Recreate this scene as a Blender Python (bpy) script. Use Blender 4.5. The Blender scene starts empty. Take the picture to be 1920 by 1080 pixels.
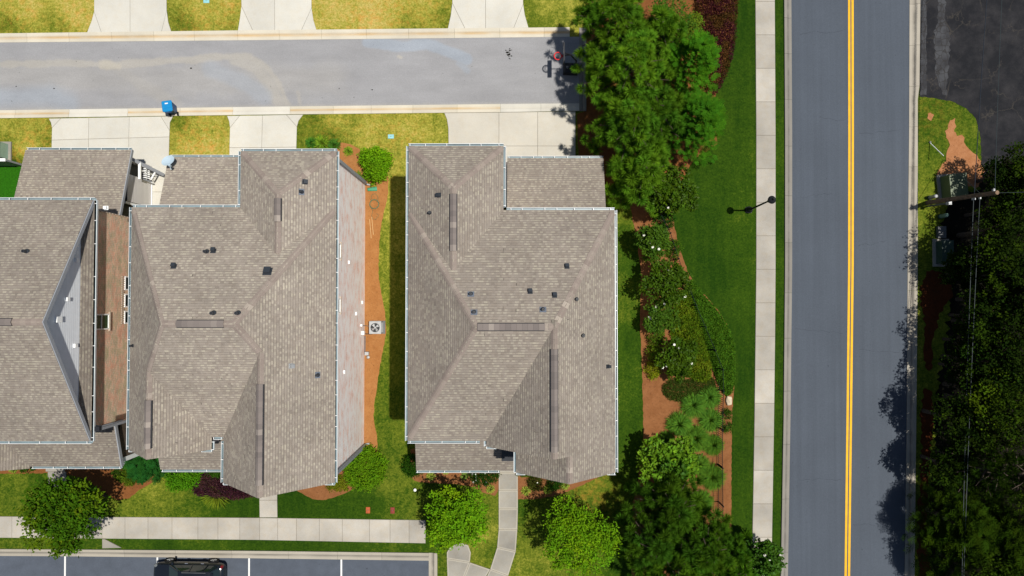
import bpy, bmesh, math, random
import numpy as np
from mathutils import Vector, Matrix
from mathutils.geometry import tessellate_polygon

random.seed(7)
rng = np.random.default_rng(7)
sc = bpy.context.scene
COL = sc.collection

# ------------------------------------------------------------------ camera
CAM_H, FPX, TILT = 46.0, 1288.0, math.atan(30.0 / 1288.0)
cam_data = bpy.data.cameras.new('camera')
cam = bpy.data.objects.new('camera', cam_data)
COL.objects.link(cam)
cam.location = (0, 0, CAM_H)
cam.rotation_euler = (TILT, 0, 0)
cam_data.sensor_width = 36.0
cam_data.lens = 36.0 * FPX / 1920.0
cam_data.clip_start = 0.5
cam_data.clip_end = 3000.0
sc.camera = cam

# ------------------------------------------------------------------ sky and sun
SUN_STEP = Vector((-0.28, -0.02, -1.0)).normalized()       # the way the light travels
to_sun = -SUN_STEP
elev = math.asin(to_sun.z)
azim = math.atan2(to_sun.x, to_sun.y)
world = bpy.data.worlds.new('World')
sc.world = world
world.use_nodes = True
wn = world.node_tree.nodes
wl = world.node_tree.links
wn.clear()
wo = wn.new('ShaderNodeOutputWorld')
wb = wn.new('ShaderNodeBackground')
ws = wn.new('ShaderNodeTexSky')
ws.sky_type = 'NISHITA'
ws.sun_disc = False
ws.sun_elevation = elev
ws.sun_rotation = azim
wb.inputs['Strength'].default_value = 0.065
wl.new(ws.outputs[0], wb.inputs[0])
wl.new(wb.outputs[0], wo.inputs[0])
sun_data = bpy.data.lights.new('sun', 'SUN')
sun_data.energy = 5.0
sun_data.angle = math.radians(1.0)
sun_data.color = (1.0, 0.955, 0.88)
sun = bpy.data.objects.new('sun', sun_data)
COL.objects.link(sun)
sun.location = (30, 5, 80)
sun.rotation_euler = SUN_STEP.to_track_quat('-Z', 'Y').to_euler()
sc.view_settings.view_transform = 'Standard'
sc.view_settings.look = 'None'
sc.view_settings.exposure = 0.0
sc.view_settings.gamma = 1.0
sc.view_settings.use_curve_mapping = False

# ------------------------------------------------------------------ helpers
def P(px, py, h=0.0):
    """The point of the place at height h that the photograph shows at pixel (px, py)."""
    x = (px - 960.0) / FPX
    y = -(py - 540.0) / FPX
    c, s = math.cos(TILT), math.sin(TILT)
    d = Vector((x, y * c + s, y * s - c))
    t = (h - CAM_H) / d.z
    return Vector((d.x * t, d.y * t, h))

def PS(pts, h=0.0):
    return [P(a, b, h) for a, b in pts]

def link(o, parent=None):
    COL.objects.link(o)
    if parent is not None:
        o.parent = parent
        o.matrix_parent_inverse = Matrix.Identity(4)
    return o

def tag(o, label=None, cat=None, group=None, kind=None):
    if label: o['label'] = label
    if cat: o['category'] = cat
    if group: o['group'] = group
    if kind: o['kind'] = kind
    return o

def empty(name, loc=(0, 0, 0), rz=0.0):
    o = bpy.data.objects.new(name, None)
    o.empty_display_size = 0.2
    o.location = loc
    o.rotation_euler = (0, 0, rz)
    return link(o)

def mesh_obj(name, verts, faces, mats, parent=None, fmat=None, smooth=False, loc=None):
    me = bpy.data.meshes.new(name)
    me.from_pydata([tuple(v) for v in verts], [], faces)
    if not isinstance(mats, (list, tuple)): mats = [mats]
    for m in mats: me.materials.append(m)
    if fmat is not None: me.polygons.foreach_set('material_index', fmat)
    if smooth: me.polygons.foreach_set('use_smooth', [True] * len(me.polygons))
    me.update()
    o = bpy.data.objects.new(name, me)
    if loc is not None: o.location = loc
    return link(o, parent)

def share(src, name, parent=None, loc=None, rot=None, scale=None):
    o = bpy.data.objects.new(name, src.data)
    if loc is not None: o.location = loc
    if rot is not None: o.rotation_euler = rot
    if scale is not None: o.scale = scale
    return link(o, parent)

class MB:
    """A small mesh collector: boxes, bars, tubes, prisms, each with its own material slot."""
    def __init__(self):
        self.v, self.f, self.m = [], [], []
    def add(self, vs, fs, m=0):
        b = len(self.v)
        self.v += [tuple(p) for p in vs]
        self.f += [tuple(i + b for i in f) for f in fs]
        self.m += [m] * len(fs)
        return self
    def box(self, c, s, m=0, rz=0.0, rot=None, taper=1.0):
        hx, hy, hz = s[0] / 2, s[1] / 2, s[2] / 2
        R = rot if rot is not None else Matrix.Rotation(rz, 3, 'Z')
        vs = []
        for dz in (-1, 1):
            t = taper if dz > 0 else 1.0
            for dx, dy in ((-1, -1), (1, -1), (1, 1), (-1, 1)):
                vs.append(Vector(c) + R @ Vector((dx * hx * t, dy * hy * t, dz * hz)))
        fs = [(3, 2, 1, 0), (4, 5, 6, 7), (0, 1, 5, 4), (1, 2, 6, 5), (2, 3, 7, 6), (3, 0, 4, 7)]
        return self.add(vs, fs, m)
    def bar(self, a, b, w, t, m=0):
        a, b = Vector(a), Vector(b)
        d = b - a
        L = d.length
        return self.box((a + b) / 2, (w, t, L), m, rot=d.to_track_quat('Z', 'Y').to_matrix())
    def tube(self, pts, rad, n=8, m=0, cap=True):
        pts = [Vector(p) for p in pts]
        if not isinstance(rad, (list, tuple)): rad = [rad] * len(pts)
        vs, fs = [], []
        for i, p in enumerate(pts):
            a = pts[max(i - 1, 0)]
            b = pts[min(i + 1, len(pts) - 1)]
            q = (b - a).to_track_quat('Z', 'Y')
            for k in range(n):
                t = 2 * math.pi * k / n
                vs.append(p + q @ Vector((math.cos(t) * rad[i], math.sin(t) * rad[i], 0)))
        for i in range(len(pts) - 1):
            for k in range(n):
                k2 = (k + 1) % n
                fs.append((i * n + k, i * n + k2, (i + 1) * n + k2, (i + 1) * n + k))
        if cap:
            fs.append(tuple(reversed(range(n))))
            fs.append(tuple(range((len(pts) - 1) * n, len(pts) * n)))
        return self.add(vs, fs, m)
    def lathe(self, c, prof, n=16, m=0):
        vs, fs = [], []
        for r, z in prof:
            for k in range(n):
                t = 2 * math.pi * k / n
                vs.append((c[0] + r * math.cos(t), c[1] + r * math.sin(t), c[2] + z))
        for i in range(len(prof) - 1):
            for k in range(n):
                k2 = (k + 1) % n
                fs.append((i * n + k, i * n + k2, (i + 1) * n + k2, (i + 1) * n + k))
        fs.append(tuple(range((len(prof) - 1) * n, len(prof) * n)))
        fs.append(tuple(reversed(range(n))))
        return self.add(vs, fs, m)
    def torus(self, c, R, r, n=24, k=8, m=0):
        vs, fs = [], []
        for i in range(n):
            a = 2 * math.pi * i / n
            for j in range(k):
                b = 2 * math.pi * j / k
                vs.append((c[0] + (R + r * math.cos(b)) * math.cos(a), c[1] + (R + r * math.cos(b)) * math.sin(a), c[2] + r * math.sin(b)))
        for i in range(n):
            for j in range(k):
                i2, j2 = (i + 1) % n, (j + 1) % k
                fs.append((i * k + j, i2 * k + j, i2 * k + j2, i * k + j2))
        return self.add(vs, fs, m)
    def prism(self, poly, z0, z1, m=0, bevel=0.0):
        poly = [Vector((p[0], p[1], 0)) for p in poly]
        n = len(poly)
        area = sum(poly[i].x * poly[(i + 1) % n].y - poly[(i + 1) % n].x * poly[i].y for i in range(n))
        if area < 0: poly.reverse()
        rings = [(poly, z0), (poly, z1 - bevel if bevel else z1)]
        if bevel: rings.append((inset(poly, bevel), z1))
        vs = [(p.x, p.y, z) for ring, z in rings for p in ring]
        fs = []
        for r in range(len(rings) - 1):
            for i in range(n):
                j = (i + 1) % n
                fs.append((r * n + i, r * n + j, (r + 1) * n + j, (r + 1) * n + i))
        fs.append(tuple(range((len(rings) - 1) * n, len(rings) * n)))
        return self.add(vs, fs, m)
    def build(self, name, mats, parent=None, smooth=False, loc=None):
        return mesh_obj(name, self.v, self.f, mats, parent, self.m, smooth, loc)

def inset(poly, d):
    n = len(poly)
    out = []
    for i in range(n):
        p0, p1, p2 = poly[i - 1], poly[i], poly[(i + 1) % n]
        e1, e2 = (p1 - p0), (p2 - p1)
        if e1.length < 1e-6 or e2.length < 1e-6:
            out.append(p1.copy()); continue
        e1.normalize(); e2.normalize()
        n1, n2 = Vector((-e1.y, e1.x, 0)), Vector((-e2.y, e2.x, 0))
        b = n1 + n2
        if b.length < 1e-4: b = n1.copy()
        b.normalize()
        out.append(p1 + b * (d / max(0.4, b.dot(n1))))
    return out

# ------------------------------------------------------------------ materials
class NT:
    def __init__(self, name):
        self.mat = bpy.data.materials.new(name)
        self.mat.use_nodes = True
        self.t = self.mat.node_tree
        self.n, self.l = self.t.nodes, self.t.links
        self.b = self.n['Principled BSDF']
    def new(self, typ, **kw):
        nd = self.n.new(typ)
        for k, v in kw.items(): setattr(nd, k, v)
        return nd
    def val(self, sock, v):
        if isinstance(v, bpy.types.NodeSocket): self.l.new(v, sock)
        else: sock.default_value = v
    def coord(self, scale=(1, 1, 1), kind='Object'):
        tc = self.new('ShaderNodeTexCoord')
        mp = self.new('ShaderNodeMapping')
        mp.inputs['Scale'].default_value = scale
        self.l.new(tc.outputs[kind], mp.inputs[0])
        return mp.outputs[0]
    def noise(self, scale, detail=3.0, rough=0.55, vec=None):
        nd = self.new('ShaderNodeTexNoise')
        nd.inputs['Scale'].default_value = scale
        nd.inputs['Detail'].default_value = detail
        nd.inputs['Roughness'].default_value = rough
        if vec is None: vec = self.coord()
        self.l.new(vec, nd.inputs['Vector'])
        return nd.outputs[0]
    def rng(self, x, a, b, c, d):
        nd = self.new('ShaderNodeMapRange')
        self.val(nd.inputs[0], x)
        for i, v in enumerate((a, b, c, d)): self.val(nd.inputs[i + 1], v)
        return nd.outputs[0]
    def mul(self, col, f):
        nd = self.new('ShaderNodeVectorMath', operation='SCALE')
        self.val(nd.inputs[0], col)
        self.val(nd.inputs['Scale'], f)
        return nd.outputs[0]
    def mulv(self, a, b):
        nd = self.new('ShaderNodeVectorMath', operation='MULTIPLY')
        self.val(nd.inputs[0], a); self.val(nd.inputs[1], b)
        return nd.outputs[0]
    def math(self, op, a, b=0.0, clamp=False):
        nd = self.new('ShaderNodeMath', operation=op)
        nd.use_clamp = clamp
        self.val(nd.inputs[0], a); self.val(nd.inputs[1], b)
        return nd.outputs[0]
    def mix(self, f, a, b):
        nd = self.new('ShaderNodeMix', data_type='RGBA')
        self.val(nd.inputs[0], f)
        for i, v in ((6, a), (7, b)):
            if isinstance(v, (tuple, list)): v = (*v[:3], 1.0)
            self.val(nd.inputs[i], v)
        return nd.outputs[2]
    def ramp(self, f, stops):
        nd = self.new('ShaderNodeValToRGB')
        cr = nd.color_ramp
        while len(cr.elements) < len(stops): cr.elements.new(0.5)
        for e, (p, c) in zip(cr.elements, stops):
            e.position = p
            e.color = (*c, 1.0)
        self.l.new(f, nd.inputs[0])
        return nd.outputs[0]
    def attr(self, name, out='Color'):
        nd = self.new('ShaderNodeAttribute', attribute_name=name)
        return nd.outputs[out]
    def objrand(self):
        return self.new('ShaderNodeObjectInfo').outputs['Random']
    def out(self, col, rough=0.8, spec=0.3, bump=None, strength=0.3, dist=0.02, metal=0.0):
        if isinstance(col, (tuple, list)): col = (*col[:3], 1.0)
        self.val(self.b.inputs['Base Color'], col)
        self.val(self.b.inputs['Roughness'], rough)
        self.b.inputs['Specular IOR Level'].default_value = spec
        self.b.inputs['Metallic'].default_value = metal
        if bump is not None:
            bp = self.new('ShaderNodeBump')
            bp.inputs['Strength'].default_value = strength
            bp.inputs['Distance'].default_value = dist
            self.l.new(bump, bp.inputs['Height'])
            self.l.new(bp.outputs[0], self.b.inputs['Normal'])
        return self.mat

def plain(name, col, rough=0.6, spec=0.4, metal=0.0, var=0.12, scale=3.0, orand=0.0):
    t = NT(name)
    c = t.mul((*col, ), t.rng(t.noise(scale), 0.3, 0.7, 1 - var, 1 + var))
    if orand: c = t.mul(c, t.rng(t.objrand(), 0, 1, 1 - orand, 1 + orand))
    return t.out(c, rough, spec, metal=metal)

def concrete(name, col, var=0.10, orand=0.06, warm=0.35):
    t = NT(name)
    big = t.noise(0.45, 4)
    mid = t.noise(2.2, 6, 0.7)
    fine = t.noise(16.0, 4, 0.7)
    c = t.mix(t.rng(mid, 0.45, 0.75, 0.0, warm), col, (col[0] * 0.97, col[1] * 0.86, col[2] * 0.70))
    c = t.mul(c, t.rng(big, 0.3, 0.7, 1 - var, 1 + var))
    c = t.mul(c, t.rng(fine, 0.3, 0.7, 0.94, 1.06))
    c = t.mul(c, t.rng(t.objrand(), 0, 1, 1 - orand, 1 + orand))
    return t.out(c, 0.85, 0.2, fine, 0.25, 0.004)

MAT = {}
MAT['drive'] = concrete('driveway concrete', (0.505, 0.49, 0.435), 0.07, 0.04, 0.3)
MAT['walk'] = concrete('sidewalk concrete', (0.355, 0.332, 0.29), 0.17, 0.11, 0.5)
MAT['walk2'] = concrete('weathered walk concrete', (0.27, 0.255, 0.222), 0.2, 0.09)
MAT['walkrim'] = concrete('trowelled concrete edge', (0.36, 0.335, 0.28), 0.06, 0.04)
MAT['joint'] = plain('joint soil', (0.20, 0.175, 0.135), 0.95, 0.1)

def kerbmat(name, col, stain, amt):
    t = NT(name)
    v = t.attr('across', 'Fac')
    nz = t.noise(1.3, 4, vec=t.coord((0.35, 1, 1)))
    band = t.math('SUBTRACT', 1.0, t.math('MULTIPLY', t.math('ABSOLUTE', t.math('SUBTRACT', v, 0.52)), 4.2), True)
    f = t.math('MULTIPLY', band, t.rng(nz, 0.25, 0.6, 0.1, amt), True)
    c = t.mix(f, col, stain)
    fine = t.noise(30.0, 3)
    c = t.mul(c, t.rng(fine, 0.3, 0.7, 0.92, 1.08))
    c = t.mul(c, t.rng(t.noise(0.6), 0.3, 0.7, 0.92, 1.06))
    c = t.mul(c, t.rng(t.objrand(), 0, 1, 0.93, 1.07))
    return t.out(c, 0.85, 0.2, fine, 0.2, 0.004)
MAT['kerb'] = kerbmat('kerb concrete', (0.515, 0.475, 0.385), (0.48, 0.32, 0.145), 0.9)
MAT['kerbnew'] = kerbmat('newer kerb concrete', (0.53, 0.51, 0.45), (0.50, 0.44, 0.33), 0.3)
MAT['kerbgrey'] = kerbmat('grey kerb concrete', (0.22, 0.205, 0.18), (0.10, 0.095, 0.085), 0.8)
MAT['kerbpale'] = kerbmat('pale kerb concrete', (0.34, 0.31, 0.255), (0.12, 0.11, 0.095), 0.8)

def asphalt(name, col, streak=(1, 1, 1), sv=0.06, stain=False, gv=0.08):
    t = NT(name)
    fine = t.noise(13.0, 4, 0.75)
    grit = t.noise(30.0, 2, 0.6)
    speck = t.noise(4.2, 2, 0.5)
    st = t.noise(1.4, 4, vec=t.coord(streak))
    c = (*col,)
    if stain:
        c = t.mix(t.attr('stain', 'Fac'), col, (0.345, 0.322, 0.278))
        c = t.mix(t.attr('pale', 'Fac'), c, (0.26, 0.29, 0.33))
    c = t.mul(c, t.rng(st, 0.3, 0.7, 1 - sv, 1 + sv))
    c = t.mul(c, t.rng(fine, 0.3, 0.7, 1 - gv, 1 + gv))
    c = t.mul(c, t.rng(grit, 0.3, 0.7, 0.92, 1.08))
    c = t.mul(c, t.rng(speck, 0.735, 0.77, 1.0, 0.6))
    c = t.mul(c, t.rng(t.noise(0.22, 4, 0.6), 0.3, 0.7, 0.93, 1.06))
    return t.out(c, 0.85, 0.25, fine, 0.3, 0.006)
MAT['lane'] = asphalt('faded lane asphalt', (0.255, 0.255, 0.262), (0.25, 1, 1), 0.07, True)
MAT['road'] = asphalt('blue grey road asphalt', (0.064, 0.077, 0.097), (2.2, 0.04, 1), 0.07, False, 0.10)
MAT['bay'] = asphalt('parking bay asphalt', (0.072, 0.085, 0.108), (1, 1, 1), 0.10)

def oldlot():
    t = NT('old cracked asphalt')
    v = t.coord()
    warp = t.noise(2.0, 3)
    vo = t.new('ShaderNodeTexVoronoi', feature='DISTANCE_TO_EDGE')
    vo.inputs['Scale'].default_value = 0.55
    add = t.new('ShaderNodeVectorMath', operation='ADD')
    t.l.new(v, add.inputs[0])
    t.l.new(t.mul(warp, 1.2), add.inputs[1])
    t.l.new(add.outputs[0], vo.inputs['Vector'])
    crack = t.rng(vo.outputs['Distance'], 0.0, 0.03, 1.0, 0.0)
    blot = t.rng(t.noise(0.7, 5, 0.65), 0.42, 0.72, 0.0, 1.0)
    c = t.mix(blot, (0.010, 0.0105, 0.013), (0.028, 0.027, 0.029))
    c = t.mix(t.math('MULTIPLY', crack, t.rng(t.noise(0.5, 2), 0.45, 0.6, 0.0, 0.55), True), c, (0.06, 0.052, 0.042))
    c = t.mul(c, t.rng(t.noise(40.0, 2), 0.3, 0.7, 0.75, 1.25))
    return t.out(c, 0.9, 0.2)
MAT['lot'] = oldlot()

def crazed():
    t = NT('crazed asphalt strip')
    vo = t.new('ShaderNodeTexVoronoi', feature='DISTANCE_TO_EDGE')
    vo.inputs['Scale'].default_value = 3.2
    t.l.new(t.coord((1.0, 0.8, 1)), vo.inputs['Vector'])
    crack = t.rng(vo.outputs['Distance'], 0.0, 0.07, 1.0, 0.0)
    c = t.mix(t.rng(t.noise(1.2, 4), 0.4, 0.65, 0, 1), (0.055, 0.057, 0.062), (0.028, 0.028, 0.031))
    c = t.mix(crack, c, (0.025, 0.023, 0.022))
    return t.out(c, 0.9, 0.2)
MAT['crazed'] = crazed()

def lawnmat():
    t = NT('lawn grass')
    dry = t.attr('dry', 'Fac')
    sc_ = t.attr('scorch', 'Fac')
    n1 = t.noise(0.55, 4, 0.6)
    n2 = t.noise(3.2, 5, 0.65)
    n3 = t.noise(8.0, 4, 0.75)
    n4 = t.noise(21.0, 3, 0.7)
    n5 = t.noise(2.2, 3, 0.6, vec=t.coord((1.0, 0.07, 1)))
    w = t.rng(dry, 0.0, 0.5, 0.32, 1.0)
    nn = t.math('ADD', t.rng(n1, 0.3, 0.7, -0.12, 0.12), t.rng(n2, 0.3, 0.7, -0.15, 0.15))
    nn = t.math('ADD', nn, t.rng(n3, 0.3, 0.7, -0.15, 0.15))
    f = t.math('ADD', dry, t.math('MULTIPLY', nn, w))
    f = t.math('ADD', f, t.rng(n5, 0.3, 0.7, -0.045, 0.045), True)
    c = t.ramp(f, [(0.0, (0.011, 0.036, 0.0015)), (0.2, (0.030, 0.066, 0.003)), (0.45, (0.115, 0.142, 0.012)),
                   (0.72, (0.275, 0.26, 0.038)), (1.0, (0.44, 0.345, 0.10))])
    s = t.math('MULTIPLY', sc_, t.rng(t.noise(2.4, 5, 0.7), 0.46, 0.66, 0, 1), True)
    c = t.mix(t.math('MULTIPLY', s, 0.75), c, (0.50, 0.21, 0.04))
    c = t.mul(c, t.rng(n3, 0.3, 0.7, 0.78, 1.2))
    c = t.mul(c, t.rng(n4, 0.3, 0.7, 0.72, 1.25))
    h = t.math('ADD', n3, n4)
    return t.out(c, 0.95, 0.08, h, 0.5, 0.03)
MAT['lawn'] = lawnmat()

def mulch(name, a, b, dark=(0.09, 0.03, 0.01)):
    t = NT(name)
    n2 = t.noise(1.6, 5, 0.65)
    n3 = t.noise(7.0, 5, 0.8)
    n4 = t.noise(24.0, 3, 0.7, vec=t.coord((1, 0.5, 1)))
    c = t.mix(t.rng(n2, 0.35, 0.7, 0, 1), a, b)
    c = t.mix(t.rng(n3, 0.53, 0.75, 0, 0.75), c, dark)
    c = t.mix(t.rng(n4, 0.58, 0.72, 0, 0.6), c, (a[0] * 1.35, a[1] * 1.6, a[2] * 2.0))
    return t.out(c, 0.95, 0.1, n3, 0.7, 0.03)
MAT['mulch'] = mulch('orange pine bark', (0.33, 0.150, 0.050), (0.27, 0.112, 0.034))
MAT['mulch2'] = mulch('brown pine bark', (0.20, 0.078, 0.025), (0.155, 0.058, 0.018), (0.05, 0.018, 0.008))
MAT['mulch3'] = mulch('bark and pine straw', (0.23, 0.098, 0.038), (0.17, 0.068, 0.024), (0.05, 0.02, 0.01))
MAT['clay'] = mulch('bare red clay', (0.36, 0.165, 0.075), (0.28, 0.115, 0.045), (0.12, 0.04, 0.015))
MAT['claydark'] = mulch('darker red clay', (0.085, 0.022, 0.006), (0.05, 0.016, 0.005), (0.02, 0.008, 0.003))  # darker, redder tone of the bare clay
MAT['litter'] = mulch('leaf litter', (0.008, 0.007, 0.004), (0.006, 0.006, 0.003), (0.003, 0.002, 0.001))  # near black: deep shade under the trees is put into this colour
MAT['baseland'] = plain('far ground', (0.035, 0.06, 0.012), 0.95, 0.1, var=0.3, scale=0.1)

def shingle():
    t = NT('asphalt shingle')
    c = t.attr('tint')
    c = t.mulv(c, (0.955, 0.985, 0.965))
    c = t.mul(c, t.rng(t.noise(0.30, 5, 0.62), 0.3, 0.7, 0.88, 1.09))
    c = t.mul(c, t.rng(t.noise(1.7, 4, 0.6), 0.3, 0.7, 0.94, 1.06))
    c = t.mul(c, t.rng(t.noise(22.0, 3, 0.7), 0.3, 0.7, 0.88, 1.12))
    return t.out(c, 0.92, 0.15)
MAT['shingle'] = shingle()
MAT['deck'] = plain('roof underlay', (0.06, 0.055, 0.05), 0.9, 0.1)
def capmat():
    t = NT('ridge cap shingle')
    c = t.ramp(t.objrand(), [(0.0, (0.215, 0.175, 0.152)), (0.35, (0.262, 0.218, 0.188)), (0.7, (0.232, 0.190, 0.165)), (0.9, (0.27, 0.228, 0.195)), (1.0, (0.36, 0.312, 0.262))])
    c = t.mul(c, t.rng(t.noise(50.0, 2), 0.3, 0.7, 0.85, 1.15))
    return t.out(c, 0.92, 0.15)
MAT['cap'] = capmat()
MAT['vent'] = plain('ridge vent plastic', (0.028, 0.028, 0.032), 0.7, 0.3)
MAT['white'] = plain('white painted metal', (0.80, 0.81, 0.80), 0.45, 0.4, var=0.04)
MAT['channel'] = plain('shaded gutter channel', (0.20, 0.27, 0.30), 0.3, 0.5, var=0.2, scale=1.2)  # inner shade and sky blue of the white metal put into the colour
MAT['gutter'] = plain('gutter metal', (0.64, 0.68, 0.69), 0.35, 0.5, var=0.08, scale=1.5)
MAT['greytrim'] = plain('grey painted trim', (0.28, 0.295, 0.32), 0.6, 0.3, var=0.05)
MAT['siding'] = plain('pale blue grey siding', (0.70, 0.73, 0.76), 0.55, 0.3, var=0.03, orand=0.03)
MAT['siding2'] = plain('light grey siding', (0.62, 0.60, 0.585), 0.55, 0.3, var=0.03, orand=0.03)
MAT['grey'] = plain('grey steel', (0.33, 0.34, 0.345), 0.45, 0.4, metal=0.3)
MAT['glass'] = plain('dark window glass', (0.012, 0.02, 0.018), 0.06, 0.6, var=0.1)
MAT['greenglass'] = plain('window glass', (0.02, 0.06, 0.02), 0.08, 0.6, var=0.1)
MAT['black'] = plain('black painted steel', (0.012, 0.013, 0.016), 0.55, 0.3)
MAT['fence'] = plain('matt black fence paint', (0.010, 0.014, 0.016), 0.9, 0.08)
MAT['charcoal'] = plain('charcoal plastic', (0.03, 0.036, 0.045), 0.5, 0.4)
MAT['membrane'] = plain('dark roof membrane', (0.035, 0.037, 0.042), 0.7, 0.3)
MAT['lead'] = plain('lead grey flashing', (0.12, 0.14, 0.175), 0.5, 0.4)

def brick(name, c1, c2, mortar, lime=0.0, msz=0.012):
    t = NT(name)
    uv = t.new('ShaderNodeUVMap').outputs[0]
    bt = t.new('ShaderNodeTexBrick')
    bt.inputs['Color1'].default_value = (*c1, 1)
    bt.inputs['Color2'].default_value = (*c2, 1)
    bt.inputs['Mortar'].default_value = (*mortar, 1)
    bt.inputs['Scale'].default_value = 1.0
    bt.inputs['Mortar Size'].default_value = msz
    bt.inputs['Brick Width'].default_value = 0.21
    bt.inputs['Row Height'].default_value = 0.078
    t.l.new(uv, bt.inputs['Vector'])
    c = bt.outputs['Color']
    mp = t.new('ShaderNodeMapping')
    mp.inputs['Scale'].default_value = (0.35, 1.0, 1)
    t.l.new(uv, mp.inputs[0])
    n = t.noise(2.5, 5, 0.7, vec=mp.outputs[0])
    c = t.mul(c, t.rng(n, 0.3, 0.7, 0.75, 1.25))
    if not lime:
        mp3 = t.new('ShaderNodeMapping')
        mp3.inputs['Scale'].default_value = (0.7, 0.8, 1)
        t.l.new(uv, mp3.inputs[0])
        n3 = t.noise(1.4, 5, 0.75, vec=mp3.outputs[0])
        c = t.mix(t.rng(n3, 0.50, 0.62, 0, 0.6), c, (0.36, 0.37, 0.21))
        c = t.mix(t.rng(n3, 0.50, 0.38, 0, 0.5), c, (0.70, 0.30, 0.20))
    if lime:
        mp2 = t.new('ShaderNodeMapping')
        mp2.inputs['Scale'].default_value = (0.7, 1.3, 1)
        t.l.new(uv, mp2.inputs[0])
        n2 = t.noise(1.6, 6, 0.78, vec=mp2.outputs[0])
        c = t.mix(t.rng(n2, 0.46, 0.66, lime, 0.1), c, (0.90, 0.87, 0.85))
    return t.out(c, 0.9, 0.15, bt.outputs['Fac'], -0.4, 0.008)
MAT['brickwhite'] = brick('whitewashed brick', (0.80, 0.40, 0.29), (0.66, 0.29, 0.20), (0.86, 0.70, 0.62), 1.0)
MAT['brickbrown'] = brick('mottled brown brick', (0.74, 0.43, 0.27), (0.42, 0.33, 0.21), (0.74, 0.65, 0.53), 0.0, 0.010)

def leafmat(name, spec=0.25, rough=0.55):
    t = NT(name)
    c = t.attr('tint')
    t.out(c, rough, spec)
    tr = t.new('ShaderNodeBsdfTranslucent')
    t.l.new(t.mulv(c, (1.25, 1.15, 0.5)), tr.inputs[0])
    mx = t.new('ShaderNodeMixShader')
    mx.inputs[0].default_value = 0.28
    t.l.new(t.b.outputs[0], mx.inputs[1]); t.l.new(tr.outputs[0], mx.inputs[2])
    t.l.new(mx.outputs[0], t.n['Material Output'].inputs[0])
    return t.mat
MAT['leaf'] = leafmat('leaves', 0.04, 0.8)
MAT['gloss'] = leafmat('glossy leaves', 0.09, 0.5)
MAT['bark'] = plain('tree bark', (0.085, 0.065, 0.05), 0.9, 0.1, var=0.35, scale=8)
MAT['petal'] = plain('white petals', (0.80, 0.80, 0.72), 0.6, 0.2, var=0.05)
# ------------------------------------------------------------------ ground and lawns
def lerp_pts(pts, axis, v):
    """Interpolate a polyline of pixels: axis 0 gives y for x, axis 1 gives x for y (extended past its ends)."""
    o = 1 - axis
    if v <= pts[0][axis]: a, b = pts[0], pts[1]
    elif v >= pts[-1][axis]: a, b = pts[-2], pts[-1]
    else:
        for a, b in zip(pts, pts[1:]):
            if a[axis] <= v <= b[axis]: break
    f = (v - a[axis]) / (b[axis] - a[axis])
    return a[o] + (b[o] - a[o]) * f

mesh_obj('ground', [(-900, -900, -0.06), (900, -900, -0.06), (900, 900, -0.06), (-900, 900, -0.06)], [(0, 1, 2, 3)], MAT['baseland'])
tag(bpy.data.objects['ground'], 'dark green land under and around the whole street', None, None, 'structure')

DRY = [(40, 20, .80), (150, 30, .82), (20, 55, .45), (120, 58, .55), (385, 20, .72), (350, 55, .45), (430, 45, .62), (640, 20, .82),
       (720, 30, .88), (800, 20, .70), (835, 30, .45), (770, 50, .55), (1000, 15, .45), (1020, 20, .62), (1010, 45, .35),
       (40, 240, .66), (85, 270, .48), (60, 280, .75), (375, 240, .68), (340, 225, .5), (375, 275, .80), (640, 225, .58), (700, 235, .66),
       (790, 245, .70), (830, 240, .55), (610, 262, .35), (745, 300, .66), (750, 330, .60), (565, 240, .42), (720, 460, .52), (715, 560, .45), (730, 520, .45),
       (715, 700, .36), (720, 740, .30), (725, 830, .34), (745, 870, .33), (730, 900, .30), (690, 940, .16), (770, 940, .30),
       (560, 950, .06), (600, 960, .10), (540, 925, .03), (470, 955, .08), (430, 945, .10), (330, 930, .36), (290, 930, .45), (260, 955, .38), (360, 955, .30), (400, 960, .18),
       (20, 910, .34), (60, 940, .32), (80, 895, .24), (30, 960, .30), (300, 1020, .10), (600, 1022, .10), (240, 1020, .20), (790, 1025, .18), (828, 1060, .26),
       (905, 1000, .50), (900, 950, .36), (915, 970, .44), (870, 935, .22), (925, 1030, .30), (890, 1045, .42), (1000, 980, .35), (1010, 1050, .46), (980, 1070, .44), (980, 960, .20),
       (1060, 930, .26), (1100, 920, .36), (1140, 920, .32), (1150, 960, .25), (1160, 880, .20), (1120, 1070, .30), (1160, 1050, .12),
       (1180, 820, .13), (1180, 760, .16), (1170, 700, .20), (1190, 640, .10), (1172, 580, .26), (1165, 520, .24), (1185, 500, .14), (1175, 440, .22), (1160, 400, .36), (1160, 385, .40),
       (1390, 60, .05), (1400, 160, .09), (1370, 200, .12), (1400, 250, .14), (1340, 330, .10), (1400, 330, .16), (1320, 400, .09), (1380, 420, .15), (1300, 440, .05),
       (1340, 520, .05), (1400, 560, .13), (1390, 640, .06), (1400, 720, .07), (1390, 850, .07), (1395, 960, .12), (1460, 100, .07), (1462, 400, .07), (1462, 800, .09), (1460, 1000, .10),
       (1740, 195, .28), (1780, 210, .26), (1730, 240, .30), (1760, 260, .25), (1740, 320, .34), (1730, 400, .40), (1740, 480, .36), (1725, 560, .40), (1722, 650, .42), (1722, 760, .38), (1720, 900, .36), (1720, 1000, .38),
       (20, 340, .02), (20, 365, .03), (10, 320, .02), (1090, 250, .45), (1110, 330, .35), (1090, 60, .6)]
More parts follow.
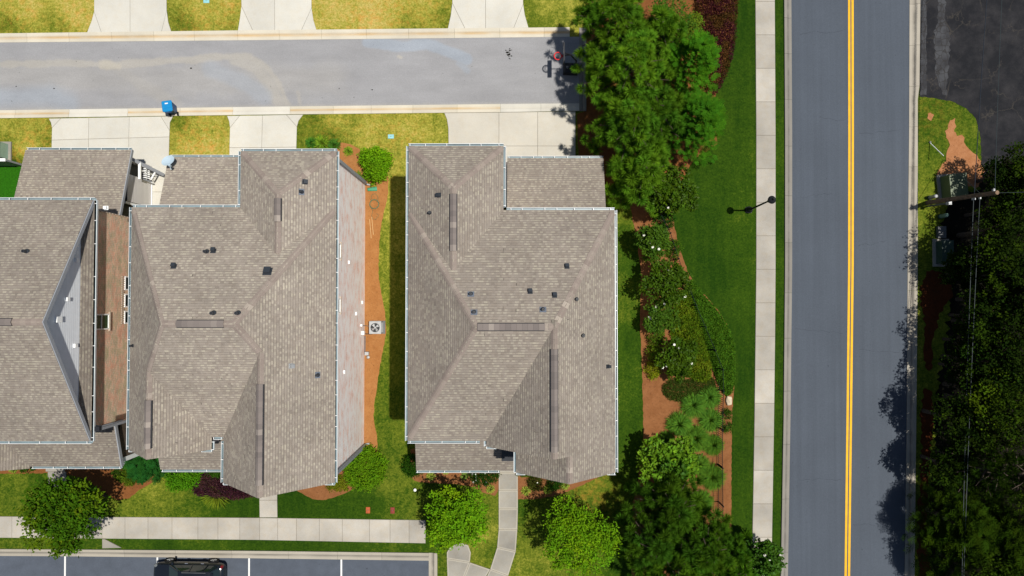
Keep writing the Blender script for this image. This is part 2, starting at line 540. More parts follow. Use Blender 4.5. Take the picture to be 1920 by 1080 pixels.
SCORCH = [(375, 275, 1.0), (60, 285, .8), (690, 30, .9), (740, 20, .7), (790, 15, .5), (610, 20, .4), (380, 35, .6), (40, 20, .6), (350, 240, .3), (750, 250, .5), (620, 240, .3),
          (150, 30, .6), (700, 250, .35), (740, 330, .3), (1740, 215, .2), (1100, 930, .5), (430, 10, .6), (85, 250, .4)]
def build_lawn():
    xs = np.arange(-44, 47.01, 0.22)
    ys = np.arange(-27, 29.01, 0.22)
    X, Y = np.meshgrid(xs, ys)
    dp = np.array([(*P(a, b).xy, v) for a, b, v in DRY])
    num = np.zeros_like(X); den = np.zeros_like(X)
    for x, y, v in dp:
        w = 1.0 / ((X - x) ** 2 + (Y - y) ** 2 + 0.15) ** 1.7
        num += w * v; den += w
    dry = num / den
    sco = np.zeros_like(X)
    for a, b, v in SCORCH:
        p = P(a, b)
        sco = np.maximum(sco, v * np.exp(-((X - p.x) ** 2 + (Y - p.y) ** 2) / (2 * 1.3 ** 2)))
    ny, nx = X.shape
    V = np.stack([X, Y, np.zeros_like(X)], -1).reshape(-1, 3)
    idx = np.arange(nx * ny).reshape(ny, nx)
    F = np.stack([idx[:-1, :-1], idx[:-1, 1:], idx[1:, 1:], idx[1:, :-1]], -1).reshape(-1, 4)
    me = np_mesh('lawn', V, F)
    for nm, arr in (('dry', dry), ('scorch', sco)):
        at = me.attributes.new(nm, 'FLOAT', 'POINT')
        at.data.foreach_set('value', arr.reshape(-1).astype(np.float32))
    me.materials.append(MAT['lawn'])
    o = link(bpy.data.objects.new('lawn', me))
    tag(o, 'mown lawn, straw yellow by the lane and deep green towards the main road', None, None, 'structure')

def np_mesh(name, V, F):
    """Mesh from numpy arrays; F is (n, 3) or (n, 4)."""
    me = bpy.data.meshes.new(name)
    V = np.ascontiguousarray(V, dtype=np.float32)
    F = np.ascontiguousarray(F, dtype=np.int32)
    k = F.shape[1]
    me.vertices.add(len(V)); me.vertices.foreach_set('co', V.ravel())
    me.loops.add(F.size); me.loops.foreach_set('vertex_index', F.ravel())
    me.polygons.add(len(F))
    me.polygons.foreach_set('loop_start', np.arange(0, F.size, k, dtype=np.int32))
    me.polygons.foreach_set('loop_total', np.full(len(F), k, dtype=np.int32))
    me.update(calc_edges=True)
    return me
build_lawn()

def rough_edge(pts, step=0.18, amp=0.03):
    out = []
    n = len(pts)
    for i in range(n):
        a, b = pts[i], pts[(i + 1) % n]
        L = (b - a).length
        k = max(1, int(L / step))
        nn = Vector((-(b - a).y, (b - a).x, 0)).normalized() if L > 1e-6 else Vector((0, 0, 0))
        for j in range(k):
            p = a.lerp(b, j / k)
            out.append(p + nn * random.uniform(-amp, amp))
    return out

def smooth_px(pts, n=1):
    """Round a closed pixel outline (Chaikin)."""
    for _ in range(n):
        out = []
        for i in range(len(pts)):
            a, b = pts[i], pts[(i + 1) % len(pts)]
            out.append((a[0] * .75 + b[0] * .25, a[1] * .75 + b[1] * .25))
            out.append((a[0] * .25 + b[0] * .75, a[1] * .25 + b[1] * .75))
        pts = out
    return pts

def sheet(name, px, z, m, label, rnd=0, amp=0.03, kind='structure'):
    pts = PS(smooth_px(px, rnd) if rnd else px)
    pts = rough_edge(pts, 0.18, amp) if amp else pts
    tris = tessellate_polygon([pts])
    o = mesh_obj(name, [(p.x, p.y, z) for p in pts], [tuple(t) for t in tris], m)
    bm = bmesh.new(); bm.from_mesh(o.data)
    bmesh.ops.recalc_face_normals(bm, faces=bm.faces)
    if bm.faces and sum(f.normal.z for f in bm.faces) < 0: bmesh.ops.reverse_faces(bm, faces=bm.faces)
    bm.to_mesh(o.data); bm.free()
    return tag(o, label, None, None, kind)

# beds
sheet('mulch_bed', [(629, 300), (632, 268), (646, 267), (662, 272), (682, 284), (700, 300), (718, 318), (729, 332), (728, 365), (721, 395), (714, 425), (710, 470), (710, 525), (717, 560),
                    (723, 595), (724, 625), (718, 660), (712, 690), (706, 730), (700, 770), (703, 800), (709, 825), (706, 855), (690, 880), (620, 880), (620, 300)], 0.012, MAT['mulch'],
      'orange pine bark bed along the whitewashed brick wall', 1)
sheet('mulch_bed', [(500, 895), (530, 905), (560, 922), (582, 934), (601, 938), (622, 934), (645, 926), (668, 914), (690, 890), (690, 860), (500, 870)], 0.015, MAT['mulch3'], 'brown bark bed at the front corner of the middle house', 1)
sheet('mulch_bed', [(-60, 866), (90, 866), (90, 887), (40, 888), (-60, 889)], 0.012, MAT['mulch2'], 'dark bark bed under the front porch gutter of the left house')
sheet('mulch_bed', [(120, 866), (232, 780), (300, 845), (310, 870), (300, 890), (285, 905), (262, 918), (243, 934), (222, 938), (195, 925), (165, 900), (120, 888)], 0.012, MAT['mulch2'], 'brown bark bed between the left and middle house fronts')
sheet('mulch_bed', [(770, 880), (772, 900), (790, 905), (830, 906), (878, 910), (905, 923), (936, 932), (936, 860), (770, 830)], 0.012, MAT['mulch3'], 'brown bark bed in front of the porch, left of the curved walk', 1)
sheet('mulch_bed', [(970, 870), (970, 936), (1000, 936), (1040, 931), (1075, 917), (1105, 903), (1140, 886), (1130, 860)], 0.012, MAT['mulch3'], 'brown bark bed right of the curved front walk')
sheet('mulch_bed', [(1178, 372), (1186, 410), (1196, 465), (1202, 515), (1201, 560), (1200, 610), (1204, 700), (1206, 790), (1206, 830), (1196, 900), (1186, 945), (1183, 1100), (1366, 1100), (1370, 1000), (1371, 900), (1372, 800),
                    (1374, 755), (1377, 715), (1378, 670), (1375, 640), (1364, 610), (1345, 580), (1325, 557), (1308, 542), (1292, 515), (1277, 475), (1268, 440), (1262, 408), (1255, 372)], 0.012, MAT['mulch3'],
      'long brown bark bed with shrubs beside the right house', 0)
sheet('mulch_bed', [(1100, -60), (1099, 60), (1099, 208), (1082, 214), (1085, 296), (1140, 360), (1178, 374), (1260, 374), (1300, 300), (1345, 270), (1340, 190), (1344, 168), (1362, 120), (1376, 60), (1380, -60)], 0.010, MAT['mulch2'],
      'shaded bark and pine straw bed under the pine trees', 0)
sheet('mulch_strip', [(1360, 738), (1372, 745), (1371.5, 800), (1371, 1000), (1369, 1100), (1361, 1100), (1361, 1000), (1362, 800)], 0.016, MAT['mulch3'], 'narrow strip of bare bark between the black fence and the roadside lawn')
# ground right of the main road
sheet('parking_lot', [(1724, -80), (1724, 181), (1750, 184), (1785, 190), (1812, 203), (1830, 222), (1838, 255), (1842, 345), (1850, 360), (2200, 350), (2200, -80)], 0.010, MAT['lot'], 'old black cracked asphalt lot at the upper right corner')
sheet('crazed_strip', [(1725, -80), (1737, -80), (1737, 178), (1726, 179)], 0.014, MAT['crazed'], 'pale crazed strip of old asphalt along the kerb', 0, 0.05)
sheet('crazed_strip', [(1760, -80), (1772, -80), (1773, 50), (1781, 62), (1780, 110), (1776, 150), (1775, 178), (1766, 178), (1754, 140), (1751, 60), (1757, 48)], 0.014, MAT['crazed'], 'broad pale crazed strip of old asphalt in the lot', 0, 0.08)
sheet('clay_patch', [(1738, 214), (1746, 210), (1751, 217), (1746, 229), (1740, 224)], 0.012, MAT['clay'], 'small patch of bare orange clay in the grass beside the lot', 1, 0.06)
sheet('clay_patch', [(1783, 222), (1792, 222), (1794, 234), (1787, 245), (1792, 251), (1805, 256), (1812, 268), (1820, 285), (1838, 292), (1846, 330), (1835, 350), (1810, 350), (1780, 335), (1763, 345), (1756, 330), (1768, 312), (1772, 296), (1780, 285), (1779, 268), (1771, 248), (1775, 238)], 0.015, MAT['clay'],
      'large patch of bare orange clay above the green cabinet', 1, 0.14)
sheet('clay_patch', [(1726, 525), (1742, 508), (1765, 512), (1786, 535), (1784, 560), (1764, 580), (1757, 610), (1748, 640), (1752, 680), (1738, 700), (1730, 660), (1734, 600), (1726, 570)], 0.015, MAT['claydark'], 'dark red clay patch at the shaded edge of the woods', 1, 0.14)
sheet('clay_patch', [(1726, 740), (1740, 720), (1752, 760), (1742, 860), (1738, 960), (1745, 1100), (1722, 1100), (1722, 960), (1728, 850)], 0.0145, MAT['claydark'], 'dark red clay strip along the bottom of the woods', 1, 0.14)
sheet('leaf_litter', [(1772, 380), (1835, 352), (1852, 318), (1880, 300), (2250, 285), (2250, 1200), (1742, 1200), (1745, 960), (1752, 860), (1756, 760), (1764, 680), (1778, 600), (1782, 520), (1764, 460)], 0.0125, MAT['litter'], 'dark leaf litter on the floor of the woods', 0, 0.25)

# ------------------------------------------------------------------ roads
LANE_T = [(0, 80), (480, 75.5), (960, 70.5), (1086, 69)]
LANE_B = [(0, 207), (480, 200.5), (960, 195), (1086, 194)]
def seg_d(px, py, pts):
    d = np.full(px.shape, 1e9)
    for (ax, ay), (bx, by) in zip(pts, pts[1:]):
        vx, vy = bx - ax, by - ay
        t = np.clip(((px - ax) * vx + (py - ay) * vy) / (vx * vx + vy * vy), 0, 1)
        d = np.minimum(d, np.hypot(px - ax - t * vx, py - ay - t * vy))
    return d
def vnoise(x, y, s, seed=0):
    """Cheap value noise on arrays."""
    r = np.random.default_rng(seed).random((64, 64))
    x, y = x * s, y * s
    xi, yi = np.floor(x).astype(int), np.floor(y).astype(int)
    fx, fy = x - xi, y - yi
    fx, fy = fx * fx * (3 - 2 * fx), fy * fy * (3 - 2 * fy)
    g = lambda a, b: r[a % 64, b % 64]
    return (g(xi, yi) * (1 - fx) + g(xi + 1, yi) * fx) * (1 - fy) + (g(xi, yi + 1) * (1 - fx) + g(xi + 1, yi + 1) * fx) * fy
def ss(d, a, b):
    t = np.clip((d - a) / (b - a), 0, 1)
    return 1 - t * t * (3 - 2 * t)
def build_lane():
    us = np.linspace(-560, 1086, 620)
    ws_ = np.linspace(0, 1, 64)
    U, W = np.meshgrid(us, ws_)
    T = np.interp(U, [p[0] for p in LANE_T], [p[1] for p in LANE_T]); B = np.interp(U, [p[0] for p in LANE_B], [p[1] for p in LANE_B])
    ext = U < 0
    T = np.where(ext, 80 - U * 0.0095, T); B = np.where(ext, 207 - U * 0.0135, B)
    Yp = T + (B - T) * W
    nz = vnoise(U, Yp, 0.05, 1) * 6 + vnoise(U, Yp, 0.2, 2) * 2.5 - 4
    st = np.zeros_like(U)
    main = [(-560, 130), (0, 121), (140, 119), (215, 122), (330, 114), (430, 106), (470, 108), (500, 128), (520, 152), (533, 180), (540, 200)]
    st = np.maximum(st, 0.62 * ss(seg_d(U, Yp, main) + nz, 3.5, 10))
    st = np.maximum(st, 0.55 * ss(seg_d(U, Yp, [(440, 112), (482, 128), (500, 150), (515, 175), (528, 200)]) + nz * .9, 8, 16))
    st = np.maximum(st, 0.95 * ss(seg_d(U, Yp, [(190, 122), (222, 124)]) + nz, 4, 13))
    st = np.maximum(st, 0.35 * ss(seg_d(U, Yp, [(222, 128), (250, 150), (290, 170), (330, 200)]) + nz, 4, 22))
    st = np.maximum(st, 0.45 * ss(seg_d(U, Yp, [(559, 172), (563, 198)]) + nz * .3, 2, 5))
    st = np.maximum(st, 0.22 * ss(seg_d(U, Yp, [(-560, 150), (0, 140), (300, 150), (620, 150)]) + nz * 3, 10, 45))
    st = np.maximum(st, 0.7 * ss(seg_d(U, Yp, [(748, 106), (752, 108)]) + nz * .2, 1.5, 4))
    st = np.maximum(st, 0.3 * ss(seg_d(U, Yp, [(-560, 213), (0, 206), (600, 199), (1086, 194)]) + nz * .5, 1.0, 6))
    pale = np.zeros_like(U)
    pale = np.maximum(pale, 0.85 * ss(seg_d(U, Yp, [(690, 79), (760, 88), (800, 82), (850, 100), (875, 112)]) + nz * .5, 8, 13))
    pale = np.maximum(pale, 0.55 * ss(seg_d(U, Yp, [(860, 118), (876, 132)]) + nz * .4, 3, 8))
    pale = np.maximum(pale, 0.6 * ss(seg_d(U, Yp, [(-100, 190), (90, 178), (130, 190)]) + nz, 4, 30))
    pale = np.maximum(pale, 0.4 * ss(seg_d(U, Yp, [(395, 130), (450, 150), (495, 182)]) + nz, 8, 22))
    st = st * (1 - pale * .8)
    V = np.empty((U.size, 3))
    k = U.size
    cu, cw = U.ravel(), Yp.ravel()
    c, s = math.cos(TILT), math.sin(TILT)
    dx = (cu - 960) / FPX; dy0 = -(cw - 540) / FPX
    dy = dy0 * c + s; dz = dy0 * s - c
    t = -CAM_H / dz
    V[:, 0] = dx * t; V[:, 1] = dy * t; V[:, 2] = 0.018
    ny, nx = U.shape
    idx = np.arange(k).reshape(ny, nx)
    F = np.stack([idx[1:, :-1], idx[1:, 1:], idx[:-1, 1:], idx[:-1, :-1]], -1).reshape(-1, 4)
    me = np_mesh('lane', V, F)
    for nm, arr in (('stain', st), ('pale', pale)):
        at = me.attributes.new(nm, 'FLOAT', 'POINT')
        at.data.foreach_set('value', np.clip(arr, 0, 1).ravel().astype(np.float32))
    me.materials.append(MAT['lane'])
    tag(link(bpy.data.objects.new('lane', me)), 'grey asphalt back lane with tan wash stains, ending at the pines', None, None, 'structure')
build_lane()

ROAD_L = [(1483, -400), (1483.5, 0), (1485, 250), (1485, 500), (1482, 770), (1477, 1080), (1466, 1500)]
ROAD_R = [(1706, -400), (1705, 0), (1704, 250), (1701.5, 500), (1700, 770), (1696, 1080), (1688, 1500)]
def strip(name, left, right, ys, z, m):
    vs, fs = [], []
    for y in ys:
        vs += [P(lerp_pts(left, 1, y), y, z), P(lerp_pts(right, 1, y), y, z)]
    for i in range(len(ys) - 1):
        fs.append((2 * i + 2, 2 * i + 3, 2 * i + 1, 2 * i))
    return mesh_obj(name, vs, fs, m)
YS = list(range(-400, 1501, 50))
tag(strip('main_road', ROAD_L, ROAD_R, YS, 0.018, MAT['road']), 'blue grey asphalt main road running top to bottom', None, None, 'structure')
def cracks():
    r2 = random.Random(4)
    for y0, xa, xb in ((66, 1500, 1585), (221, 1535, 1585), (250, 1610, 1690), (372, 1492, 1560), (462, 1608, 1660), (617, 1490, 1582), (655, 1610, 1700), (900, 1500, 1580), (985, 1600, 1650)):
        pts = []
        y = y0
        for i in range(15):
            y += r2.uniform(-2.2, 2.0)
            pts.append(P(xa + (xb - xa) * i / 14, y, .0215))
        vs, fs = [], []
        for i, p in enumerate(pts):
            w = r2.uniform(.002, .008)
            vs += [p + Vector((0, w, 0)), p - Vector((0, w, 0))]
        for i in range(14): fs.append((2 * i + 1, 2 * i + 3, 2 * i + 2, 2 * i))
        mesh_obj('crack', vs, fs, MAT['crackfill'], bpy.data.objects['main_road'])
MAT['crackfill'] = plain('dark hairline crack', (0.03, 0.035, 0.045), 0.9, 0.1)  # dark tone of the thin crack strips on the road
cracks()
YL = [(1590, -400), (1590.2, 0), (1590.6, 250), (1590.3, 500), (1587.3, 770), (1583.5, 1080), (1576, 1500)]
def paint():
    t = NT('yellow road paint')
    c = t.mix(t.rng(t.noise(9.0, 5, 0.7), 0.60, 0.78, 0, 0.55), (0.74, 0.39, 0.006), (0.13, 0.12, 0.10))
    c = t.mul(c, t.rng(t.noise(2.0), 0.3, 0.7, 0.9, 1.08))
    return t.out(c, 0.7, 0.3)
MAT['yellow'] = paint()
def paintw():
    t = NT('white road paint')
    c = t.mix(t.rng(t.noise(9.0, 5, 0.7), 0.60, 0.78, 0, 0.5), (0.66, 0.66, 0.64), (0.15, 0.15, 0.15))
    return t.out(c, 0.7, 0.3)
MAT['wpaint'] = paintw()
road = bpy.data.objects['main_road']
for off in (0.0, 6.3):
    o = strip('centre_line', [(x + off, y) for x, y in YL], [(x + off + 4.2, y) for x, y in YL], YS, 0.023, MAT['yellow'])
    o.parent = road
BAY_T = [(-500, 1039), (160, 1043), (480, 1046.5), (804, 1051)]
def bay():
    xs = [-500, 160, 480, 804]
    vs, fs = [], []
    for x in xs:
        vs += [P(x, lerp_pts(BAY_T, 0, x), 0.018), P(x, 1330, 0.018)]
    for i in range(len(xs) - 1): fs.append((2 * i + 1, 2 * i + 3, 2 * i + 2, 2 * i))
    o = mesh_obj('parking_bay', vs, fs, MAT['bay'])
    tag(o, 'parking bay asphalt with thin white stall lines at the bottom', None, None, 'structure')
    for x0, x1 in ((295, 294), (467, 466.5), (640, 640), (122, 120)):
        y = lerp_pts(BAY_T, 0, x0) + 0.5
        q = [P(x0 - 1.6, y, .023), P(x0 + 1.6, y, .023), P(x1 + 1.6, 1300, .023), P(x1 - 1.6, 1300, .023)]
        mesh_obj('stall_line', q, [(3, 2, 1, 0)], MAT['wpaint'], o)
bay()

# ------------------------------------------------------------------ kerbs
def kerb(outer, inner, along, marks, m, label, hi=0.11, lip=0.40):
    """Kerb and gutter cast in segments: outer and inner are pixel polylines, marks the joints along the given axis."""
    root = empty('kerb')
    tag(root, label, None, None, 'structure')
    prof = [(0.0, -0.03), (0.0, hi), (lip * .8, hi), (lip, hi * .8), (lip + .10, 0.034), (0.72, 0.026), (1.0, 0.034), (1.0, -0.03)]
    for a, b in zip(marks, marks[1:]):
        n = 3
        vs, fs, acr = [], [], []
        L = abs(b - a)
        g = 0.35
        for i in range(n + 1):
            t = a + (b - a) * i / n
            if i == 0: t += g if b > a else -g
            if along == 0: po, pi = P(t, lerp_pts(outer, 0, t)), P(t, lerp_pts(inner, 0, t))
            else: po, pi = P(lerp_pts(outer, 1, t), t), P(lerp_pts(inner, 1, t), t)
            for f, z in prof:
                q = po.lerp(pi, f); q.z = z
                vs.append(q); acr.append(f)
        k = len(prof)
        for i in range(n):
            for j in range(k - 1):
                fs.append((i * k + j, i * k + j + 1, (i + 1) * k + j + 1, (i + 1) * k + j))
        fs.append(tuple(range(k - 1, -1, -1)))
        fs.append(tuple(range(n * k, n * k + k)))
        mm = m(a) if callable(m) else m
        o = mesh_obj('kerb_segment', vs, fs, mm, root)
        bm = bmesh.new(); bm.from_mesh(o.data); bmesh.ops.recalc_face_normals(bm, faces=bm.faces); bm.to_mesh(o.data); bm.free()
        at = o.data.attributes.new('across', 'FLOAT', 'POINT')
        at.data.foreach_set('value', np.array(acr, dtype=np.float32))
    return root
kerb([(0, 63.5), (480, 57.5), (960, 53), (1068, 52)], LANE_T, 0, [-560, -480, -400, -320, -240, -160, -80, -29, 51, 130, 210, 289, 365, 446, 524, 603, 687, 766, 852, 937, 1020, 1068], MAT['kerb'], 'cream kerb along the upper side of the lane', 0.09)
kerb([(0, 222), (480, 215.5), (960, 210.5), (1086, 208)], LANE_B, 0, [-560, -480, -400, -320, -240, -160, -80, -50, 29, 130, 240, 338, 437, 544, 625, 696, 774, 857, 938, 1014, 1086], lambda a: MAT['kerbnew'] if a in (130, 437, 938, 1014) else MAT['kerb'], 'cream kerb along the house side of the lane', 0.07)
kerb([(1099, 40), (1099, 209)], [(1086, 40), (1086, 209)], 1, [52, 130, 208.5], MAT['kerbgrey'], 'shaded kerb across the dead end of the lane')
KL_O = [(1469, -400), (1469.5, 0), (1471, 250), (1471, 500), (1468.5, 770), (1463, 1080), (1452, 1500)]
KR_O = [(1724.5, -400), (1724, 0), (1722, 181), (1719, 183), (1719, 500), (1716.5, 770), (1713, 1080), (1706, 1500)]
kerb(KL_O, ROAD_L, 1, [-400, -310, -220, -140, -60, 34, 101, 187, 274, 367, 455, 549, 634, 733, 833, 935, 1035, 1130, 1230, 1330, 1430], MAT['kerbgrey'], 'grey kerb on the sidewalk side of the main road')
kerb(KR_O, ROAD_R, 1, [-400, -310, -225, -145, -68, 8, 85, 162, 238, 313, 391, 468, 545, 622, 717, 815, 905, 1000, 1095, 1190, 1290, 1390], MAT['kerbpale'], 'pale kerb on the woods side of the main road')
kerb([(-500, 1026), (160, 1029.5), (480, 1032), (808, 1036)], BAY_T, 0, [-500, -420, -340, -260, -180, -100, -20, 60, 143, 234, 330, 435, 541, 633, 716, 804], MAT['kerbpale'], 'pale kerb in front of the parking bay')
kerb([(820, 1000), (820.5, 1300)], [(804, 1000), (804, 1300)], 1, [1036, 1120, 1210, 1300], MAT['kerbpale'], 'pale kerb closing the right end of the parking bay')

# ------------------------------------------------------------------ concrete slabs
def slabs(name, label, polys, m, z=0.05, gap=0.009, rim=None, bed=True):
    root = empty(name)
    tag(root, label, None, None, 'structure')
    for q in polys:
        w = [Vector((p.x, p.y, 0)) for p in PS(q)]
        n = len(w)
        if sum(w[i].x * w[(i + 1) % n].y - w[(i + 1) % n].x * w[i].y for i in range(n)) < 0: w.reverse()
        if bed: mesh_obj('joint_bed', [(p.x, p.y, z - 0.03) for p in w], [tuple(range(n))], MAT['joint'], root)['kind'] = 'stuff'
        a = inset(w, gap)
        if rim:
            b = inset(w, gap + 0.075)
            vs = [(p.x, p.y, -0.03) for p in a] + [(p.x, p.y, z) for p in a] + [(p.x, p.y, z + .001) for p in b]
            fs, fm = [], []
            for r in (0, 1):
                for i in range(n):
                    j = (i + 1) % n
                    fs.append((r * n + i, r * n + j, (r + 1) * n + j, (r + 1) * n + i)); fm.append(1)
            fs.append(tuple(range(2 * n, 3 * n))); fm.append(0)
            mesh_obj('slab', vs, fs, [m, rim], root, fm)
        else:
            MB().prism(a, -0.03, z + random.uniform(-.003, .003), 0, 0.012).build('slab', m, root)
    return root
def band(edgeA, edgeB, marks, axis):
    """Slabs between two pixel polylines cut at the marks."""
    out = []
    for a, b in zip(marks, marks[1:]):
        if axis == 0: q = [(a, lerp_pts(edgeA, 0, a)), (b, lerp_pts(edgeA, 0, b)), (b, lerp_pts(edgeB, 0, b)), (a, lerp_pts(edgeB, 0, a))]
        else: q = [(lerp_pts(edgeA, 1, a), a), (lerp_pts(edgeB, 1, a), a), (lerp_pts(edgeB, 1, b), b), (lerp_pts(edgeA, 1, b), b)]
        out.append(q)
    return out
SW_L = [(1416, -400), (1416, 0), (1417.5, 250), (1417.5, 500), (1416, 640), (1414, 800), (1410.5, 1000), (1409, 1080), (1398, 1500)]
SW_R = [(1452, -400), (1452.5, 0), (1454, 250), (1454, 500), (1453, 640), (1451, 800), (1447.5, 1000), (1446, 1080), (1435, 1500)]
slabs('sidewalk', 'long pale sidewalk beside the main road', band(SW_L, SW_R, [3 + 62.75 * i for i in range(-6, 23)], 1), MAT['walk'])
LW_T = [(-500, 964), (0, 968), (480, 970.5), (798, 975)]
LW_B = [(-500, 1004), (0, 1008), (480, 1012), (798, 1018.5)]
slabs('sidewalk', 'sidewalk along the house fronts above the parking bay', band(LW_T, LW_B, [-500, -450, -400, -350, -300, -255, -210, -160, -110, -65, -20, 23, 65, 108, 150, 192, 235, 278, 323, 371.5, 409, 450, 487, 521, 556, 599, 642, 693, 731.5, 767, 798], 0), MAT['walk'])
slabs('ramp_apron', 'small flared concrete ramp beside the bottom left tree', [[(192, 1010.5), (197, 1010.5), (229, 1027), (192, 1028)]], MAT['walk2'])
slabs('front_walk', 'short front walk of the middle house', [[(487, 880), (520, 880), (520, 937.5), (486.5, 937.5)], [(486.5, 937.5), (520, 937.5), (520.5, 970), (487, 970)]], MAT['walk'])
slabs('front_walk', 'front walk of the left house with a wider top step', [[(86, 850), (122, 850), (122, 884), (86, 884)], [(90, 884), (125, 884), (125, 926), (91, 926)], [(91, 926), (125, 926), (124, 968), (91, 968)]], MAT['walk2'])
CW_L = [(935, 850), (935, 960), (935, 993), (933, 1020), (927, 1046), (918, 1068), (908, 1090), (890, 1130)]
CW_R = [(971, 850), (971, 960), (970, 995), (967.5, 1030), (961, 1060), (951, 1083), (940, 1105), (925, 1145)]
cw = []
mk = [850, 886, 919, 953.5, 992.5]
cw += band(CW_L, CW_R, mk, 1)
cw += [[(935, 992.5), (970, 992.5), (967, 1034), (932, 1026)], [(932, 1026), (967, 1034), (953, 1079), (919, 1067)], [(919, 1067), (953, 1079), (925, 1145), (890, 1130)]]
slabs('front_walk', 'curved front walk of the right house with smooth pale edges', cw, MAT['walk2'], rim=MAT['walkrim'])
slabs('path', 'forked concrete path under the small tree, joining the curved walk',
      [[(838, 1047), (838, 1035), (843, 1027), (853, 1021), (866, 1018), (878, 1022), (883, 1036), (881, 1054)], [(838, 1047), (881, 1054), (870, 1082), (855, 1110), (840, 1110)],
       [(881, 1054), (919, 1067), (905, 1092), (870, 1082)]], MAT['walk2'], rim=MAT['walkrim'])
# driveways
slabs('driveway', 'concrete driveway above the lane, leftmost', [[(177, -60), (244, -60), (244.5, 62), (191, 62), (177, 22)], [(244, -60), (312, -60), (313, 20), (303, 61.5), (244.5, 62)], [(177, 22), (191, 62), (163, 63), (172, 40)], [(313, 20), (316, 42), (322, 61), (303, 61.5)]], MAT['drive'])
slabs('driveway', 'concrete driveway above the lane, middle', [[(451, -60), (515, -60), (515.5, 59), (475, 59), (453, 12)], [(515, -60), (584, -60), (584.5, 15), (565, 58), (515.5, 59)], [(453, 12), (475, 59), (446, 59.5), (450, 35)], [(584.5, 15), (588, 38), (594, 57.5), (565, 58)]], MAT['drive'])
slabs('driveway', 'concrete driveway above the lane, nearest the pines', [[(848, -60), (910, -60), (910.5, 54), (872, 54), (848, 6)], [(910, -60), (980, -60), (981, 8), (963, 53), (910.5, 54)], [(848, 6), (872, 54), (839.5, 54.5), (845, 30)], [(981, 8), (984, 28), (991, 52.5), (963, 53)]], MAT['drive'])
slabs('driveway', 'wide concrete driveway of the left house garage',
      [[(115, 222), (167, 221), (166.5, 261), (97.5, 263), (98, 240)], [(92, 222.5), (115, 222), (98, 240), (96, 230)], [(167, 221), (243, 219.5), (242, 259), (166.5, 261)], [(243, 219.5), (302, 218.5), (318.5, 245), (318, 257), (242, 259)],
       [(302, 218.5), (325, 218), (319, 230), (318.5, 245)], [(97.5, 263), (166.5, 261), (167, 320), (97, 320)], [(166.5, 261), (242, 259), (242, 320), (167, 320)], [(242, 259), (318, 257), (317, 300), (309, 360), (242, 360)],
       [(242, 360), (309, 360), (306, 410), (242, 410)]], MAT['drive'])
slabs('driveway', 'narrow concrete driveway of the middle house garage',
      [[(450, 217), (492.5, 216.5), (491, 277), (430.5, 277), (431.5, 240)], [(426, 217.5), (450, 217), (431.5, 240), (430, 228)], [(492.5, 216.5), (537, 215.5), (557, 238), (556, 276), (491, 277)], [(537, 215.5), (569, 215), (560, 227), (557, 238)],
       [(430.5, 277), (491, 277), (491, 340), (430, 340)], [(491, 277), (556, 276), (556, 340), (491, 340)]], MAT['drive'])
slabs('driveway', 'broad concrete driveway of the right house, partly shaded by pines',
      [[(833, 212), (935.5, 211), (935.5, 274), (841, 274), (840.5, 240), (838, 224)], [(935.5, 211), (1008, 210), (1008, 274), (935.5, 274)], [(1008, 210), (1079, 209), (1079, 274), (1008, 274)],
       [(841, 274), (935.5, 274), (935.5, 340), (841, 340)], [(935.5, 274), (1008, 274), (1008, 340), (935.5, 340)], [(1008, 274), (1079, 274), (1079, 340), (1008, 340)]], concrete('older driveway concrete', (0.46, 0.435, 0.375), 0.08, 0.04, 0.3))
# ------------------------------------------------------------------ roofs
def clip_half(poly, a, b, c):
    """Keep the part of a convex plan polygon where a*x + b*y + c >= 0."""
    out = []
    n = len(poly)
    for i in range(n):
        p, q = poly[i], poly[(i + 1) % n]
        dp, dq = a * p[0] + b * p[1] + c, a * q[0] + b * q[1] + c
        if dp >= -1e-7: out.append(p)
        if (dp > 1e-7 and dq < -1e-7) or (dp < -1e-7 and dq > 1e-7):
            t = dp / (dp - dq)
            out.append((p[0] + (q[0] - p[0]) * t, p[1] + (q[1] - p[1]) * t))
    return out
def parea(poly):
    return abs(sum(poly[i][0] * poly[(i + 1) % len(poly)][1] - poly[(i + 1) % len(poly)][0] * poly[i][1] for i in range(len(poly)))) / 2 if len(poly) > 2 else 0.0
def rect(x0, x1, y0, y1): return [(x0, y0), (x1, y0), (x1, y1), (x0, y1)]

class Body:
    """One roof body: a plan rectangle and the sloping planes over it (z = a*x + b*y + c), lowest wins."""
    def __init__(self, x0, x1, y0, y1, ze, W=None, E=None, N=None, S=None):
        self.r = (x0, x1, y0, y1)
        self.foot = rect(x0, x1, y0, y1)
        self.pl = []
        if W: self.pl.append((W, 0.0, ze - W * x0))
        if E: self.pl.append((-E, 0.0, ze + E * x1))
        if N: self.pl.append((0.0, -N, ze + N * y1))
        if S: self.pl.append((0.0, S, ze - S * y0))
    def h(self, x, y):
        x0, x1, y0, y1 = self.r
        if x < x0 - 1e-6 or x > x1 + 1e-6 or y < y0 - 1e-6 or y > y1 + 1e-6: return -1e9
        return min(a * x + b * y + c for a, b, c in self.pl)

